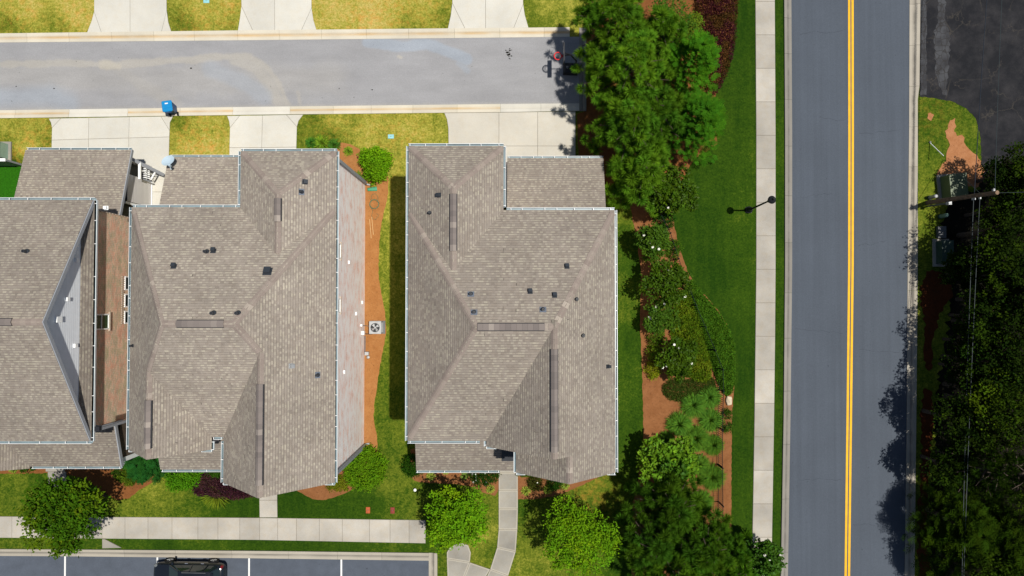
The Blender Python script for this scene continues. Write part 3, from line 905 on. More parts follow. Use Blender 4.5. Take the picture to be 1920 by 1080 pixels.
def facets(bodies):
    out = []
    for i, B in enumerate(bodies):
        for k, (a, b, c) in enumerate(B.pl):
            poly = B.foot
            for m, (a2, b2, c2) in enumerate(B.pl):
                if m != k: poly = clip_half(poly, a2 - a, b2 - b, c2 - c)
            if parea(poly) < 1e-4: continue
            parts = [poly]
            for j, O in enumerate(bodies):
                if j == i: continue
                e = 1e-4 if j < i else -1e-4
                x0, x1, y0, y1 = O.r
                hs = [(1, 0, -x0), (-1, 0, x1), (0, 1, -y0), (0, -1, y1)] + [(p[0] - a, p[1] - b, p[2] - c + e) for p in O.pl]
                nxt = []
                for q in parts:
                    cur = q
                    for h3 in hs:
                        o = clip_half(cur, -h3[0], -h3[1], -h3[2])
                        if parea(o) > 2e-3: nxt.append(o)
                        cur = clip_half(cur, *h3)
                        if parea(cur) < 1e-4: break
                parts = nxt
            out += [(q, (a, b, c)) for q in parts if parea(q) > 2e-3]
    return out

PAL = [((0.245, 0.203, 0.172), 6), ((0.262, 0.220, 0.186), 6), ((0.228, 0.188, 0.160), 4), ((0.315, 0.272, 0.222), 4), ((0.345, 0.302, 0.245), 2), ((0.205, 0.170, 0.147), 2)]
PALC = np.array([c for c, w in PAL for _ in range(w)])
DARKBAND = np.array((0.206, 0.173, 0.151)); LIGHT = np.array((0.300, 0.260, 0.216)); BASE = np.array((0.243, 0.205, 0.177))
def hash01(a, b, s=0):
    v = math.sin(a * 127.1 + b * 311.7 + s * 74.7) * 43758.5453
    return v - math.floor(v)
def shingles(root, fac, tone=1.0, seed=0):
    """Laminated shingle tabs, each a real raised tab, joined per roof as one mass."""
    V, F, T = [], [], []
    EXPO, TAB = 0.150, 0.155
    for poly, (a, b, c) in fac:
        g = math.hypot(a, b)
        if g < 1e-6: continue
        ux, uy = -b / g, a / g          # along the eave
        vx, vy = a / g, b / g           # up the slope, in plan
        cs = 1.0 / math.sqrt(1 + g * g)
        pu = [p[0] * ux + p[1] * uy for p in poly]
        pv = [(p[0] * vx + p[1] * vy) for p in poly]
        e = EXPO * cs
        loc = list(zip(pu, pv))
        r0, r1 = math.floor(min(pv) / e), math.floor(max(pv) / e)
        for r in range(r0, r1 + 1):
            row = clip_half(clip_half(loc, 0, 1, -r * e), 0, -1, (r + 1) * e)
            if len(row) < 3: continue
            off = hash01(r, seed) * TAB * 3
            a0 = min(p[0] for p in row); a1 = max(p[0] for p in row)
            t0 = math.floor((a0 - off) / TAB); t1 = math.floor((a1 - off) / TAB)
            for t in range(t0, t1 + 1):
                j0 = (hash01(t, r, 3 + seed) - .5) * .07; j1 = (hash01(t + 1, r, 3 + seed) - .5) * .07
                cell = clip_half(clip_half(row, 1, 0, -(off + t * TAB + j0)), -1, 0, off + (t + 1) * TAB + j1)
                if len(cell) < 3 or parea(cell) < 1e-5: continue
                hsh = hash01(t, r, 11 + seed)
                par = (t + (r * 7) % 3) % 2
                g1 = hash01(t // 5, r // 2, 21 + seed)
                if hsh < .42: col = PALC[int(hsh / .42 * len(PALC))] * tone
                elif par and g1 > .3: col = LIGHT * (.92 + .16 * hsh) * tone
                else: col = BASE * (.92 + .16 * hsh) * tone
                lift = 0.010 + 0.010 * (hash01(t, r, 5) > 0.5)
                top = clip_half(cell, 0, 1, -(r + .62) * e)
                cell = clip_half(cell, 0, -1, (r + .62) * e)
                if len(top) >= 3 and parea(top) > 1e-6:
                    b2 = len(V)
                    for (u, v) in top:
                        x, y = u * ux + v * vx, u * uy + v * vy
                        V.append((x, y, a * x + b * y + c + 0.010 + lift * (1 - (v - r * e) / e)))
                    F.append(tuple(range(b2, b2 + len(top)))); T.append(DARKBAND * tone * (.9 + .2 * hsh))
                if len(cell) < 3 or parea(cell) < 1e-6: continue
                base = len(V)
                low = []
                for k, (u, v) in enumerate(cell):
                    x, y = u * ux + v * vx, u * uy + v * vy
                    s = 1 - (v - r * e) / e          # 1 at the butt edge, 0 at the top
                    z = a * x + b * y + c + 0.012 + lift * s
                    V.append((x, y, z))
                    if abs(v - r * e) < 1e-6: low.append(k)
                F.append(tuple(range(base, base + len(cell)))); T.append(col)
                if len(low) == 2:
                    k0, k1 = low
                    if k1 - k0 != 1: k0, k1 = k1, k0
                    p, q = V[base + k0], V[base + k1]
                    bb = len(V)
                    V += [(p[0], p[1], p[2] - 0.035), (q[0], q[1], q[2] - 0.035)]
                    F.append((base + k0, bb, bb + 1, base + k1)); T.append(col * 0.95)
    me = bpy.data.meshes.new('shingles')
    me.from_pydata(V, [], F)
    at = me.attributes.new('tint', 'FLOAT_COLOR', 'FACE')
    arr = np.ones((len(F), 4), dtype=np.float32)
    arr[:, :3] = np.array(T)
    at.data.foreach_set('color', arr.ravel())
    me.materials.append(MAT['shingle'])
    o = link(bpy.data.objects.new('shingles', me), root)
    o['kind'] = 'stuff'
    bm = bmesh.new(); bm.from_mesh(me)
    for f in bm.faces:
        if f.normal.z < 0: f.normal_flip()
    bm.to_mesh(me); bm.free()
    return o

def roof(house, bodies, tone=1.0, seed=0, over=()):
    fac = facets(list(over) + bodies)
    own = {p for B in bodies for p in B.pl}
    fac = [q for q in fac if q[1] in own]
    mb = MB()
    for poly, (a, b, c) in fac:
        n = len(poly)
        top = [(x, y, a * x + b * y + c) for x, y in poly]
        bot = [(x, y, z - 0.16) for x, y, z in top]
        fs = [tuple(range(n)), tuple(range(2 * n - 1, n - 1, -1))] + [(i, i + n, (i + 1) % n + n, (i + 1) % n) for i in range(n)]
        mb.add(top + bot, fs)
    r = mb.build('roof', MAT['deck'], house)
    shingles(r, fac, tone, seed)
    return r

def caps(roof_o, bodies, a, b, step=0.27, wing=0.17):
    """Ridge or hip caps from plan point a (low end) to b, one piece after the other."""
    H = lambda x, y: max(B.h(x, y) for B in bodies)
    a, b = Vector((a[0], a[1], 0)), Vector((b[0], b[1], 0))
    d = (b - a); L = d.length; d.normalize()
    n = Vector((-d.y, d.x, 0))
    m = a.lerp(b, 0.5)
    za, zb = H(*(a + d * .02).xy), H(*(b - d * .02).xy)
    zc = H(*m.xy)
    zl, zr = H(*(m + n * wing).xy), H(*(m - n * wing).xy)
    if zl < 0: zl = zc - .1
    if zr < 0: zr = zc - .1
    dl, dr = min(zl - zc, -.01), min(zr - zc, -.01)
    sl = (zb - za) / L
    k = max(1, int(L / step)); st = L / k
    ln = st * 1.12
    vs, fs = [], []
    for t, up in ((0.0, 0.052), (ln, 0.028)):
        zz = t * sl + up
        for s, dz in ((wing, dl), (wing * .3, dl * .28), (-wing * .3, dr * .28), (-wing, dr)):
            vs.append(d * t + n * s + Vector((0, 0, zz + dz)))
    for i in range(3): fs.append((i, i + 4, i + 5, i + 1))
    fs += [(0, 1, 2, 3)]
    low = len(vs)
    vs += [vs[i] - Vector((0, 0, .05)) for i in range(4)]
    fs = fs[:-1] + [(i, i + 1, low + i + 1, low + i) for i in range(3)] + [(0, low, 4), (3, 7, low + 3)]
    src = None
    for i in range(k):
        p = a + d * (i * st); p.z = za + sl * (i * st)
        if src is None:
            src = mesh_obj('ridge_cap', vs, fs, MAT['cap'], roof_o, loc=p)
        else: share(src, 'ridge_cap', roof_o, p)

def ridge_vent(roof_o, bodies, a, b):
    """A raised vent over the ridge with its own shorter caps."""
    H = lambda x, y: max(B.h(x, y) for B in bodies)
    a, b = Vector((a[0], a[1], 0)), Vector((b[0], b[1], 0))
    d = (b - a); L = d.length; d.normalize(); n = Vector((-d.y, d.x, 0))
    z = H(*a.lerp(b, .5).xy)
    w = 0.20
    z1 = H(*(a.lerp(b, .5) + n * w).xy)
    dz = min(z1 - z, -0.05) * 0.75
    vs = []
    for p in (a, b):
        for s, t, u in ((w, dz, -.06), (w, dz, .07), (0, 0, .085), (-w, dz, .07), (-w, dz, -.06)):
            q = p + n * s; q.z = z + t + u; vs.append(q)
    fs = [(i, i + 5, i + 6, i + 1) for i in range(4)] + [(0, 1, 2, 3, 4), (9, 8, 7, 6, 5)]
    o = mesh_obj('ridge_vent', vs, fs, MAT['vent'], roof_o)
    k = max(1, int(L / 0.27)); st = L / k
    src = None
    ww = 0.165
    for i in range(k):
        p = a + d * (i * st); p.z = z
        if src is None:
            f = ww / w
            pts = []
            for t, up in ((0, .112), (st * 1.1, .094)):
                for s in (ww, 0, -ww):
                    q = d * t + n * s; q.z = up + (dz * f if s else 0.012); pts.append(q)
            pts += [pts[i2] - Vector((0, 0, .03)) for i2 in range(3)]
            src = mesh_obj('ridge_cap', pts, [(0, 3, 4, 1), (1, 4, 5, 2), (0, 1, 7, 6), (1, 2, 8, 7)], MAT['ventcap'], roof_o, loc=p)
        else: share(src, 'ridge_cap', roof_o, p)
def ventcap():
    t = NT('vent cap shingle')
    c = t.ramp(t.objrand(), [(0.0, (0.150, 0.130, 0.121)), (0.45, (0.205, 0.176, 0.160)), (0.75, (0.175, 0.150, 0.139)), (1.0, (0.31, 0.27, 0.235))])
    return t.out(c, 0.92, 0.15)
MAT['ventcap'] = ventcap()

HANG = MB().box((0, 0, 0), (0.028, 0.12, 0.02)).build('hanger_pattern', MAT['white'])
HANG_ME = HANG.data
bpy.data.objects.remove(HANG)
def gutter(house, a, b, z, side, step=0.95, m=None):
    """U-shaped gutter along a-b (plan), hung on the side the unit vector points to."""
    a, b = Vector((a[0], a[1], 0)), Vector((b[0], b[1], 0))
    s = Vector((side[0], side[1], 0))
    d = (b - a); L = d.length; d.normalize()
    prof = [(-.03, .02), (0.0, .02), (0.0, -.10), (.092, -.10), (.105, .035), (.13, .035), (.13, .015), (.115, .015), (.105, -.125), (-.03, -.125)]
    vs = []
    for p in (a, b):
        for o, dz in prof:
            q = p + s * o; q.z = z + dz; vs.append(q)
    k = len(prof)
    fs = [(i, (i + 1) % k, (i + 1) % k + k, i + k) for i in range(k)] + [tuple(range(k - 1, -1, -1)), tuple(range(k, 2 * k))]
    g = mesh_obj('gutter', vs, fs, [m or MAT['gutter'], MAT['channel']], house, [0, 1, 1, 1] + [0] * (len(fs) - 4))
    bm = bmesh.new(); bm.from_mesh(g.data); bmesh.ops.recalc_face_normals(bm, faces=bm.faces); bm.to_mesh(g.data); bm.free()
    n = max(1, int(L / step))
    rz = math.atan2(d.y, d.x)
    for i in range(n + 1):
        f = min(max((i + random.uniform(-.25, .25)) / n, .015), .985)
        p = a.lerp(b, f) + s * .055; p.z = z + .025
        o = bpy.data.objects.new('hanger', HANG_ME)
        o.location = p; o.rotation_euler = (0, 0, rz)
        link(o, g)
    return g

def wall_box(house, x0, x1, y0, y1, z0, z1, m, name='wall', skip=()):
    """Four outer wall faces with metre UVs, a rim on top left to the roof."""
    q = [((x0, y0), (x1, y0), 'S'), ((x1, y0), (x1, y1), 'E'), ((x1, y1), (x0, y1), 'N'), ((x0, y1), (x0, y0), 'W')]
    vs, fs, uv = [], [], []
    for (a, b, nm) in q:
        if nm in skip: continue
        L = math.hypot(b[0] - a[0], b[1] - a[1])
        i = len(vs)
        vs += [(*a, z0), (*b, z0), (*b, z1), (*a, z1)]
        fs.append((i, i + 1, i + 2, i + 3))
        o = a[0] + a[1]
        uv += [(o, z0), (o + L, z0), (o + L, z1), (o, z1)]
    o = mesh_obj(name, vs, fs, m, house)
    ul = o.data.uv_layers.new(name='UVMap')
    ul.data.foreach_set('uv', np.array(uv, dtype=np.float32).ravel())
    return o

def on_roof(bodies, px, py):
    z = 9.0
    for _ in range(12):
        p = P(px, py, z)
        h = max(B.h(p.x, p.y) for B in bodies)
        if h < 0: break
        z = h
    return P(px, py, z)
def slope_at(bodies, p):
    H = lambda x, y: max(B.h(x, y) for B in bodies)
    e = .05
    return Vector((-(H(p.x + e, p.y) - H(p.x - e, p.y)) / (2 * e), -(H(p.x, p.y + e) - H(p.x, p.y - e)) / (2 * e), 1)).normalized()
def box_vent(house, bodies, px, py, s=0.22, m='charcoal'):
    p = on_roof(bodies, px, py); n = slope_at(bodies, p)
    R = n.to_track_quat('Z', 'Y').to_matrix()
    mb = MB()
    mb.box((0, 0, .03), (s * 1.35, s * 1.35, .015), 0, rot=R)
    mb.box(R @ Vector((0, 0, .10)), (s, s, .15), 0, rot=R, taper=.86)
    mb.box(R @ Vector((0, 0, .185)), (s * 1.02, s * 1.02, .03), 0, rot=R)
    return mb.build('roof_vent', MAT[m], house, loc=p)
def pipe_vent(house, bodies, px, py, flange=True, m='charcoal', r=0.07):
    p = on_roof(bodies, px, py); n = slope_at(bodies, p)
    R = n.to_track_quat('Z', 'Y').to_matrix()
    mb = MB()
    if flange: mb.box(R @ Vector((0, 0.03, .035)), (.34, .30, .014), 1, rot=R)
    mb.lathe((0, 0, 0), [(r * 1.7, .0), (r * 1.5, .07), (r, .12), (r, .34)], 12, 0)
    mb.lathe((0, 0, .335), [(r * .72, .0), (r * .72, .012)], 10, 2)
    return mb.build('vent_pipe', [MAT[m], MAT['lead'], MAT['black']], house, loc=p)

def window(house, axis, fixed, c, zc, w, h, out, panes=2, m='glass', sill=True, hor=False):
    """A framed window on an upright wall: axis 'x' means the wall faces along x."""
    def at(u, z, d):
        return (fixed + out * d, c + u, zc + z) if axis == 'x' else (c + u, fixed + out * d, zc + z)
    def bx(mb, u, z, su, sz, d0, d1, mi=0):
        cc = at(u, z, (d0 + d1) / 2)
        s = (abs(d1 - d0), su, sz) if axis == 'x' else (su, abs(d1 - d0), sz)
        mb.box(cc, s, mi)
    root = MB()
    bx(root, 0, 0, w, h, .005, .02)
    o = root.build('window', MAT[m], house)
    fr = MB()
    t = .07
    bx(fr, 0, h / 2, w + t, t, .0, .06); bx(fr, 0, -h / 2, w + t, t, .0, .06)
    bx(fr, -w / 2, 0, t, h - t, .0, .06); bx(fr, w / 2, 0, t, h - t, .0, .06)
    if panes == 2: bx(fr, 0, 0, w - t, .06, .0, .05)
    fr.build('frame', MAT['white'], o)
    if sill:
        sl = MB(); bx(sl, 0, -h / 2 - .09, w + .25, .09, .0, .09)
        sl.build('sill', MAT['sillbrick'], o)
    return o
MAT['sillbrick'] = plain('brick sill', (0.42, 0.35, 0.28), 0.85, 0.15, var=0.25, scale=12)
MAT['fascia'] = plain('fascia board', (0.55, 0.57, 0.58), 0.5, 0.3, var=0.05)

def downspout(house, pts, m='white', r=.045):
    mb = MB()
    for a, b in zip(pts, pts[1:]): mb.bar(a, b, r * 2, r * 1.6)
    return mb.build('downspout', MAT[m], house)

# ------------------------------------------------------------------ right house
def right_house():
    Z = 8.6
    h = empty('house', (0, 0, 0))
    tag(h, 'right house with brown hipped shingle roof, alone between the grass strip and the lawn', 'house', 'houses on the lane')
    XW, XE, YN, YM, YS_ = -5.66, 5.604, 8.65, 5.13, -7.42
    B = [Body(XW, XE, YS_, YM, Z, W=.81, E=.9, N=.5, S=.5), Body(XW, -.46, -2.0, YN, Z, W=.66, E=.66, N=.66),
         Body(-1.39, XE, -7.72, -.8, Z, W=.9, E=.9), Body(.22, XE, -9.12, -6.5, Z, W=.9, E=.9)]
    L = [Body(-.30, 5.72, 4.7, 9.13, 3.2, N=.31)]
    PO = [Body(-5.82, .12, -10.12, -7.0, 4.0, S=.27)]
    r = roof(h, B, 1.02, 0)
    roof(h, L, 1.0, 1); roof(h, PO, .85, 2)
    caps(r, B, (XW + .1, YN - .1), (-3.06, 6.05)); caps(r, B, (-.56, YN - .1), (-3.06, 6.05))
    caps(r, B, (-3.06, 1.75), (-3.06, 6.05))
    ridge_vent(r, B, (-3.06, 5.74), (-3.06, 2.78))
    caps(r, B, (XW + .12, YM - .2), (-1.79, -1.14)); caps(r, B, (XW + .12, YS_ + .2), (-1.79, -1.14)); caps(r, B, (XE - .1, YM - .17), (2.12, -1.14))
    caps(r, B, (-1.75, -1.145), (2.1, -1.145)); ridge_vent(r, B, (-1.72, -1.145), (1.62, -1.145))
    caps(r, B, (2.107, -7.7), (2.107, -1.2)); ridge_vent(r, B, (2.107, -2.25), (2.107, -7.35))
    caps(r, B, (2.912, -9.1), (2.912, -7.75))
    for a, b, s in (((XW, YN), (-.46, YN), (0, 1)), ((-.46, YN), (-.46, YM + .16), (1, 0)), ((-.30, YM), (XE, YM), (0, 1)), ((XW, YS_), (XW, YN), (-1, 0)),
                    ((XW, YS_), (-1.75, YS_), (0, -1)), ((XE, -9.12), (XE, YM), (1, 0)), ((.22, -9.12), (.22, -7.75), (-1, 0)), ((.22, -9.12), (.72, -9.12), (0, -1)),
                    ((XE - .45, -9.12), (XE, -9.12), (0, -1)), ((-1.39, -7.72), (-.85, -7.72), (0, -1)), ((-1.39, -7.72), (-1.39, -7.25), (-1, 0))):
        gutter(h, a, b, Z - .02, s)
    gutter(h, (-.28, 9.13), (5.72, 9.13), 3.18, (0, 1), .7)
    gutter(h, (-5.82, -10.12), (-.75, -10.12), 3.98, (0, -1), .8)
    w = MAT['brickwhite']
    o = .32
    wall_box(h, XW + o, XE - o, YS_ + o, YM - o, 0, Z, w); wall_box(h, XW + o + .01, -.46 - o, YM - o, YN - o, 0, Z, w, skip=('S',))
    wall_box(h, .22 + o, XE - o - .01, -9.12 + o, YS_ + o, 0, Z + .1, w, skip=('N',))
    wall_box(h, -.6, 5.55, YM - o, 8.9, 0, 3.1, w, skip=('S',))
    wall_box(h, -5.6, -5.3, -9.9, -9.6, 0, 3.9, MAT['white'], 'porch_post')
    # gable infill triangles
    for x0, x1, y, zc in ((.54, 5.28, -8.8, Z), (-1.1, 5.28, -7.5, Z)):
        m = (x0 + x1) / 2
        mesh_obj('gable', [(x0, y, zc - .05), (x1, y, zc - .05), (m, y, zc + (x1 - x0) / 2 * .9 - .12)], [(0, 1, 2)], MAT['siding2'], h)
    # dark membrane cricket beside the front gable
    p = [P(940, 843, 4.9), P(965, 846.5, 4.9), P(965, 866, 4.5), P(941, 866, 4.5)]
    p = [Vector((*P(a, b, 4.42).xy, 0)) for a, b in ((941, 842), (965, 846), (965, 866), (941, 866))]
    p = [Vector((q.x, q.y, PO[0].h(min(q.x, .11), q.y) + .09)) for q in p]
    mb = MB(); mb.add(p + [q - Vector((0, 0, .06)) for q in p], [(3, 2, 1, 0), (0, 1, 5, 4), (1, 2, 6, 5), (2, 3, 7, 6), (3, 0, 4, 7)])
    mb.build('roof_membrane', MAT['membrane'], h)
    for px, py in ((823.5, 366), (1063, 500), (994, 547), (1040, 554)): box_vent(h, B, px, py, .19)
    box_vent(h, B, 1139, 687, .16)
    for px, py, fl in ((806, 399, False), (883, 551, True), (889, 585, True), (1081, 561, False), (1018, 580, True), (1093, 629, False)): pipe_vent(h, B, px, py, fl)
    window(h, 'y', 8.9, 2.5, 1.3, 4.6, 2.3, 1, 2, 'glass', False)
    for c in (-3.6, 2.9): window(h, 'x', XE - o, c, 5.6, .9, 1.5, 1)
    for c in (-5, 1, 4): window(h, 'x', XW + o, c, 6.0, .9, 1.5, -1)
    return h
right_house()

# ------------------------------------------------------------------ middle house
def middle_house():
    Z = 8.3
    h = empty('house', (0, 0, 0))
    tag(h, 'middle house with sprawling hipped shingle roof and whitewashed brick side wall', 'house', 'houses on the lane')
    XW, XE, YN, YM = -20.93, -9.66, 8.43, 5.33
    B = [Body(XW, XE, -7.27, YM, Z, W=1.07, E=1.0, N=.635, S=.635), Body(-14.96, XE, -2.0, YN, Z, W=.66, E=.66, N=.66),
         Body(-15.75, XE, -9.74, -1.0, Z, W=1.0, E=1.0), Body(XW, -16.39, -7.95, -1.0, Z, W=1.07, E=1.07)]
    L = [Body(-21.5, -14.8, 5.0, 9.2, 3.2, N=.33)]
    PO = [Body(-20.75, -15.6, -9.78, -7.0, 5.2, S=.36)]
    r = roof(h, B, 1.13, 5)
    roof(h, L, 1.1, 6); roof(h, PO, .86, 7)
    caps(r, B, (-14.86, YN - .1), (-12.31, 5.78)); caps(r, B, (XE - .1, YN - .1), (-12.31, 5.78)); caps(r, B, (-12.31, 2.65), (-12.31, 5.75))
    ridge_vent(r, B, (-12.31, 5.55), (-12.31, 4.35))
    caps(r, B, (XE - .12, YM - .2), (-13.66, -.97)); caps(r, B, (XW + .12, YM - .2), (-17.19, -.97)); caps(r, B, (-17.15, -.97), (-13.7, -.97))
    ridge_vent(r, B, (-16.45, -.97), (-14.15, -.97))
    caps(r, B, (-12.72, -2.45), (-13.64, -1.0)); caps(r, B, (-18.64, -3.40), (-17.21, -1.0))
    caps(r, B, (-12.705, -9.7), (-12.705, -2.5)); ridge_vent(r, B, (-12.705, -9.1), (-12.705, -4.05))
    caps(r, B, (-18.66, -7.9), (-18.66, -3.45)); ridge_vent(r, B, (-18.66, -7.4), (-18.66, -4.95))
    for a, b, s in (((-14.96, YN), (XE, YN), (0, 1)), ((-14.96, YM + .1), (-14.96, YN), (-1, 0)), ((XW, YM), (-15.0, YM), (0, 1)), ((XW, -7.95), (XW, YM), (-1, 0)),
                    ((XE, -9.74), (XE, YN), (1, 0)), ((-15.75, -9.74), (-15.75, -7.5), (-1, 0)), ((-15.75, -9.74), (-15.4, -9.74), (0, -1)), ((XE - .55, -9.74), (XE, -9.74), (0, -1)),
                    ((-16.3, -7.27), (-15.85, -7.27), (0, -1)), ((-16.39, -7.95), (-16.39, -7.5), (1, 0)), ((-16.39, -7.95), (-16.95, -7.95), (0, -1)), ((XW, -7.95), (XW + .3, -7.95), (0, -1))):
        gutter(h, a, b, Z - .02, s)
    gutter(h, (-21.4, 9.2), (-14.97, 9.2), 3.18, (0, 1), .8)
    gutter(h, (-20.7, -9.78), (-15.95, -9.78), 5.18, (0, -1), .9)
    w = MAT['brickwhite']
    o = .2
    wall_box(h, XW + .3, XE - o, -7.1, YM - .3, 0, Z, w)
    wall_box(h, -14.66, XE - o - .001, YM - .3, YN - .3, 0, Z, w, skip=('S',))
    wall_box(h, -15.45, XE - o - .001, -9.5, -7.1, 0, Z + .05, w, skip=('N',))
    wall_box(h, -21.3, -14.66, YM - .3, 9.0, 0, 3.1, w, skip=('S',))
    for x0, x1, y, s in ((-15.45, -9.86, -9.5, 1.0), (-20.63, -16.6, -7.7, 1.07)):
        m = (x0 + x1) / 2
        mesh_obj('gable', [(x0, y, Z - .05), (x1, y, Z - .05), (m, y, Z + (x1 - x0) / 2 * s - .12)], [(0, 1, 2)], MAT['siding2'], h)
    wall_box(h, -20.6, -16.6, -7.7, -7.1, 0, Z, w, skip=('N',))
    for x in (-20.5, -16.0): wall_box(h, x - .14, x + .14, -9.62, -9.34, 0, 5.1, MAT['white'], 'porch_post')
    wx = XE - o
    # upper windows just below the eave on the whitewashed wall
    for y0, y1 in ((455, 482), (560, 586)):
        a, b = P(632, y0, 7.7), P(632, y1, 7.7)
        window(h, 'x', wx, (a.y + b.y) / 2, 7.28, abs(a.y - b.y), 1.1, 1, 1, 'glass', True)
    # corner boards
    mb = MB(); mb.box((wx + .01, YN - .26, Z / 2), (.16, .14, Z)); mb.build('corner_board', MAT['greytrim'], h)
    mb = MB(); mb.box((wx + .01, -9.5, Z / 2), (.16, .14, Z)); mb.build('corner_board', MAT['greytrim'], h)
    downspout(h, [(wx + .12, YN - .42, Z - .1), (wx + .12, YN - .42, .2), (wx + .38, YN - .45, .09)], 'greytrim')
    downspout(h, [(wx + .12, -9.3, Z - .1), (wx + .12, -9.3, .2), (wx + .38, -9.27, .09)], 'greytrim')
    for px, py, hz in ((650, 492, 4.6), (680, 567, .85), (667, 588, 2.6), (645, 697, 5.6)):
        p = P(px, py, hz)
        mb = MB(); mb.box((wx + .04, p.y, hz), (.10, .2, .2)); mb.build('vent_hood', MAT['white'], h)
    for px, py in ((571.5, 341), (400.5, 470.5), (326.5, 499.5)): box_vent(h, B, px, py, .21)
    box_vent(h, B, 502, 509, .34)
    pipe_vent(h, B, 566, 360, True); pipe_vent(h, B, 388, 472, False, r=.085); pipe_vent(h, B, 401, 587, False, r=.085); pipe_vent(h, B, 447, 587, False, r=.085)
    box_vent(h, B, 546, 686, .2, 'grey'); pipe_vent(h, B, 596, 703, True); pipe_vent(h, B, 250, 648, False, r=.06)
    return h
middle_house()

# ------------------------------------------------------------------ left house
def left_house():
    Z = 8.3
    h = empty('house', (0, 0, 0))
    tag(h, 'left house with grey siding gable over brown brick, cut by the picture edge', 'house', 'houses on the lane')
    XR, YN, YS_ = -23.06, 5.73, -7.5
    B = [Body(-39, XR, YS_, YN, Z, N=.6, S=.6)]
    L = [Body(-30.45, -23.82, 5.0, 9.66, 3.2, N=.29)]
    PO = [Body(-40, -23.75, -9.88, -7.0, 4.0, S=.29), Body(-33.4, -29.3, -10.0, -7.2, 4.0, W=.42, E=.42)]
    r = roof(h, B, 1.0, 9)
    roof(h, L, 1.03, 10); roof(h, PO, .80, 12)
    ym = (YN + YS_) / 2
    caps(r, B, (-39, ym), (XR, ym)); ridge_vent(r, B, (-38, ym), (XR - 1.5, ym))
    zr = B[0].h(XR - .1, ym)
    # gable wall of siding planks, clipped to the triangle
    gx = -23.42
    n = 0
    z = Z + .25
    step = .155
    while z < zr - .12:
        z1 = min(z + step, zr - .06)
        ya, yb = YN - (z1 - Z) / .6 - .05, YS_ + (z1 - Z) / .6 + .05
        ya0, yb0 = YN - (z - Z) / .6 - .05, YS_ + (z - Z) / .6 + .05
        mesh_obj('plank', [(gx + .028, yb0, z), (gx + .028, ya0, z), (gx + .012, ya, z1), (gx + .012, yb, z1), (gx - .02, yb0, z), (gx - .02, ya0, z)],
                 [(0, 1, 2, 3), (4, 5, 1, 0)], MAT['siding'], h)
        z = z1; n += 1
    mesh_obj('gable', [(gx - .03, YN - .3, Z - .1), (gx - .03, YS_ + .3, Z - .1), (gx - .03, ym, zr - .1)], [(1, 0, 2)], MAT['greytrim'], h)
    # rake boards and soffit
    for y0, sgn in ((YN, 1), (YS_, -1)):
        a, b = Vector((XR + .02, y0, Z - .02)), Vector((XR + .02, ym, zr - .02))
        mb = MB()
        mb.add([a + Vector((0, 0, -.2)), b + Vector((0, 0, -.2)), b + Vector((0, 0, .05)), a + Vector((0, 0, .05)),
                a + Vector((.05, 0, -.2)), b + Vector((.05, 0, -.2)), b + Vector((.05, 0, .05)), a + Vector((.05, 0, .05))],
               [(0, 1, 2, 3), (7, 6, 5, 4), (3, 2, 6, 7), (4, 5, 1, 0)])
        o = mb.build('rake_board', MAT['greytrim'], h)
        mesh_obj('soffit', [a + Vector((0, 0, -.17)), b + Vector((0, 0, -.17)), b + Vector((-.4, 0, -.17)), a + Vector((-.4, 0, -.17))], [(0, 1, 2, 3)], MAT['greytrim'], h)
    # pent roof under the gable
    pent = [Body(gx + .035, XR + .08, YS_ + .02, YN - .02, Z - .02, E=1.25, N=.55, S=.55)]
    roof(h, pent, .78, 14)
    gutter(h, (XR + .08, YS_), (XR + .08, YN), Z - .05, (1, 0), 1.3)
    gutter(h, (-39, YN), (XR + .1, YN), Z - .02, (0, 1), 1.2)
    gutter(h, (-39, YS_), (XR + .1, YS_), Z - .02, (0, -1), 1.4)
    gutter(h, (-30.4, 9.66), (-23.85, 9.66), 3.18, (0, 1), .9)
    gutter(h, (-29.2, -9.88), (-23.75, -9.88), 3.98, (0, -1), 1.0)
    for px, py, hz in ((96, 599, 10.6), (136, 561, 9.9), (150, 488, 9.2), (146, 648, 9.2), (145, 748, 9.2)):
        p = P(px, py, hz)
        big = px == 96
        mb = MB(); mb.box((gx + .08, p.y, hz), (.12, .30 if big else .2, .42 if big else .22)); mb.build('vent_hood', MAT['white'], h)
    wx = -23.3
    wall_box(h, -38.6, wx, YS_ + .45, YN - .45, 0, Z, MAT['brickbrown'])
    mb = MB(); mb.box((wx + .01, YS_ + .45, Z / 2), (.2, .16, Z)); mb.build('corner_board', MAT['greytrim'], h)
    mb = MB()
    for i in range(26): mb.box((wx + .015, YN - .45 - .02, .4 + i * .31), (.05, .05, .2))
    mb.build('quoin', MAT['sillbrick'], h)['kind'] = 'stuff'
    # upper window, then three lower ones
    a, b = P(192, 589, 7.1), P(192, 618, 7.1)
    window(h, 'x', wx, (a.y + b.y) / 2, 7.02, abs(a.y - b.y) - .05, 1.35, 1, 2, 'greenglass')
    for y0, y1 in ((519, 543), (552, 575), (584, 606)):
        a, b = P(240, y0, 4.6), P(240, y1, 4.6)
        o = window(h, 'x', wx, (a.y + b.y) / 2, 3.95, abs(a.y - b.y), 1.5, 1, 2, 'glass')
    a, b = P(236, 517, 4.9), P(236, 608, 4.9)
    n = 22
    src = None
    for i in range(n):
        loc = (wx + .02, a.y + (b.y - a.y) * (i + .5) / n, 4.92)
        if src is None: src = MB().box((0, 0, 0), (.05, abs(a.y - b.y) / n * .62, .22)).build('lintel_brick', MAT['sillbrick'], h, loc=loc)
        else: share(src, 'lintel_brick', h, loc)
    box_vent(h, PO, 186, 803, .25, 'black')  # added black box standing in for a downspout's cast shadow
    box_vent(h, L, 200, 390, .16, 'white')
    pipe_vent(h, B, 51, 471.5, False, r=.085)
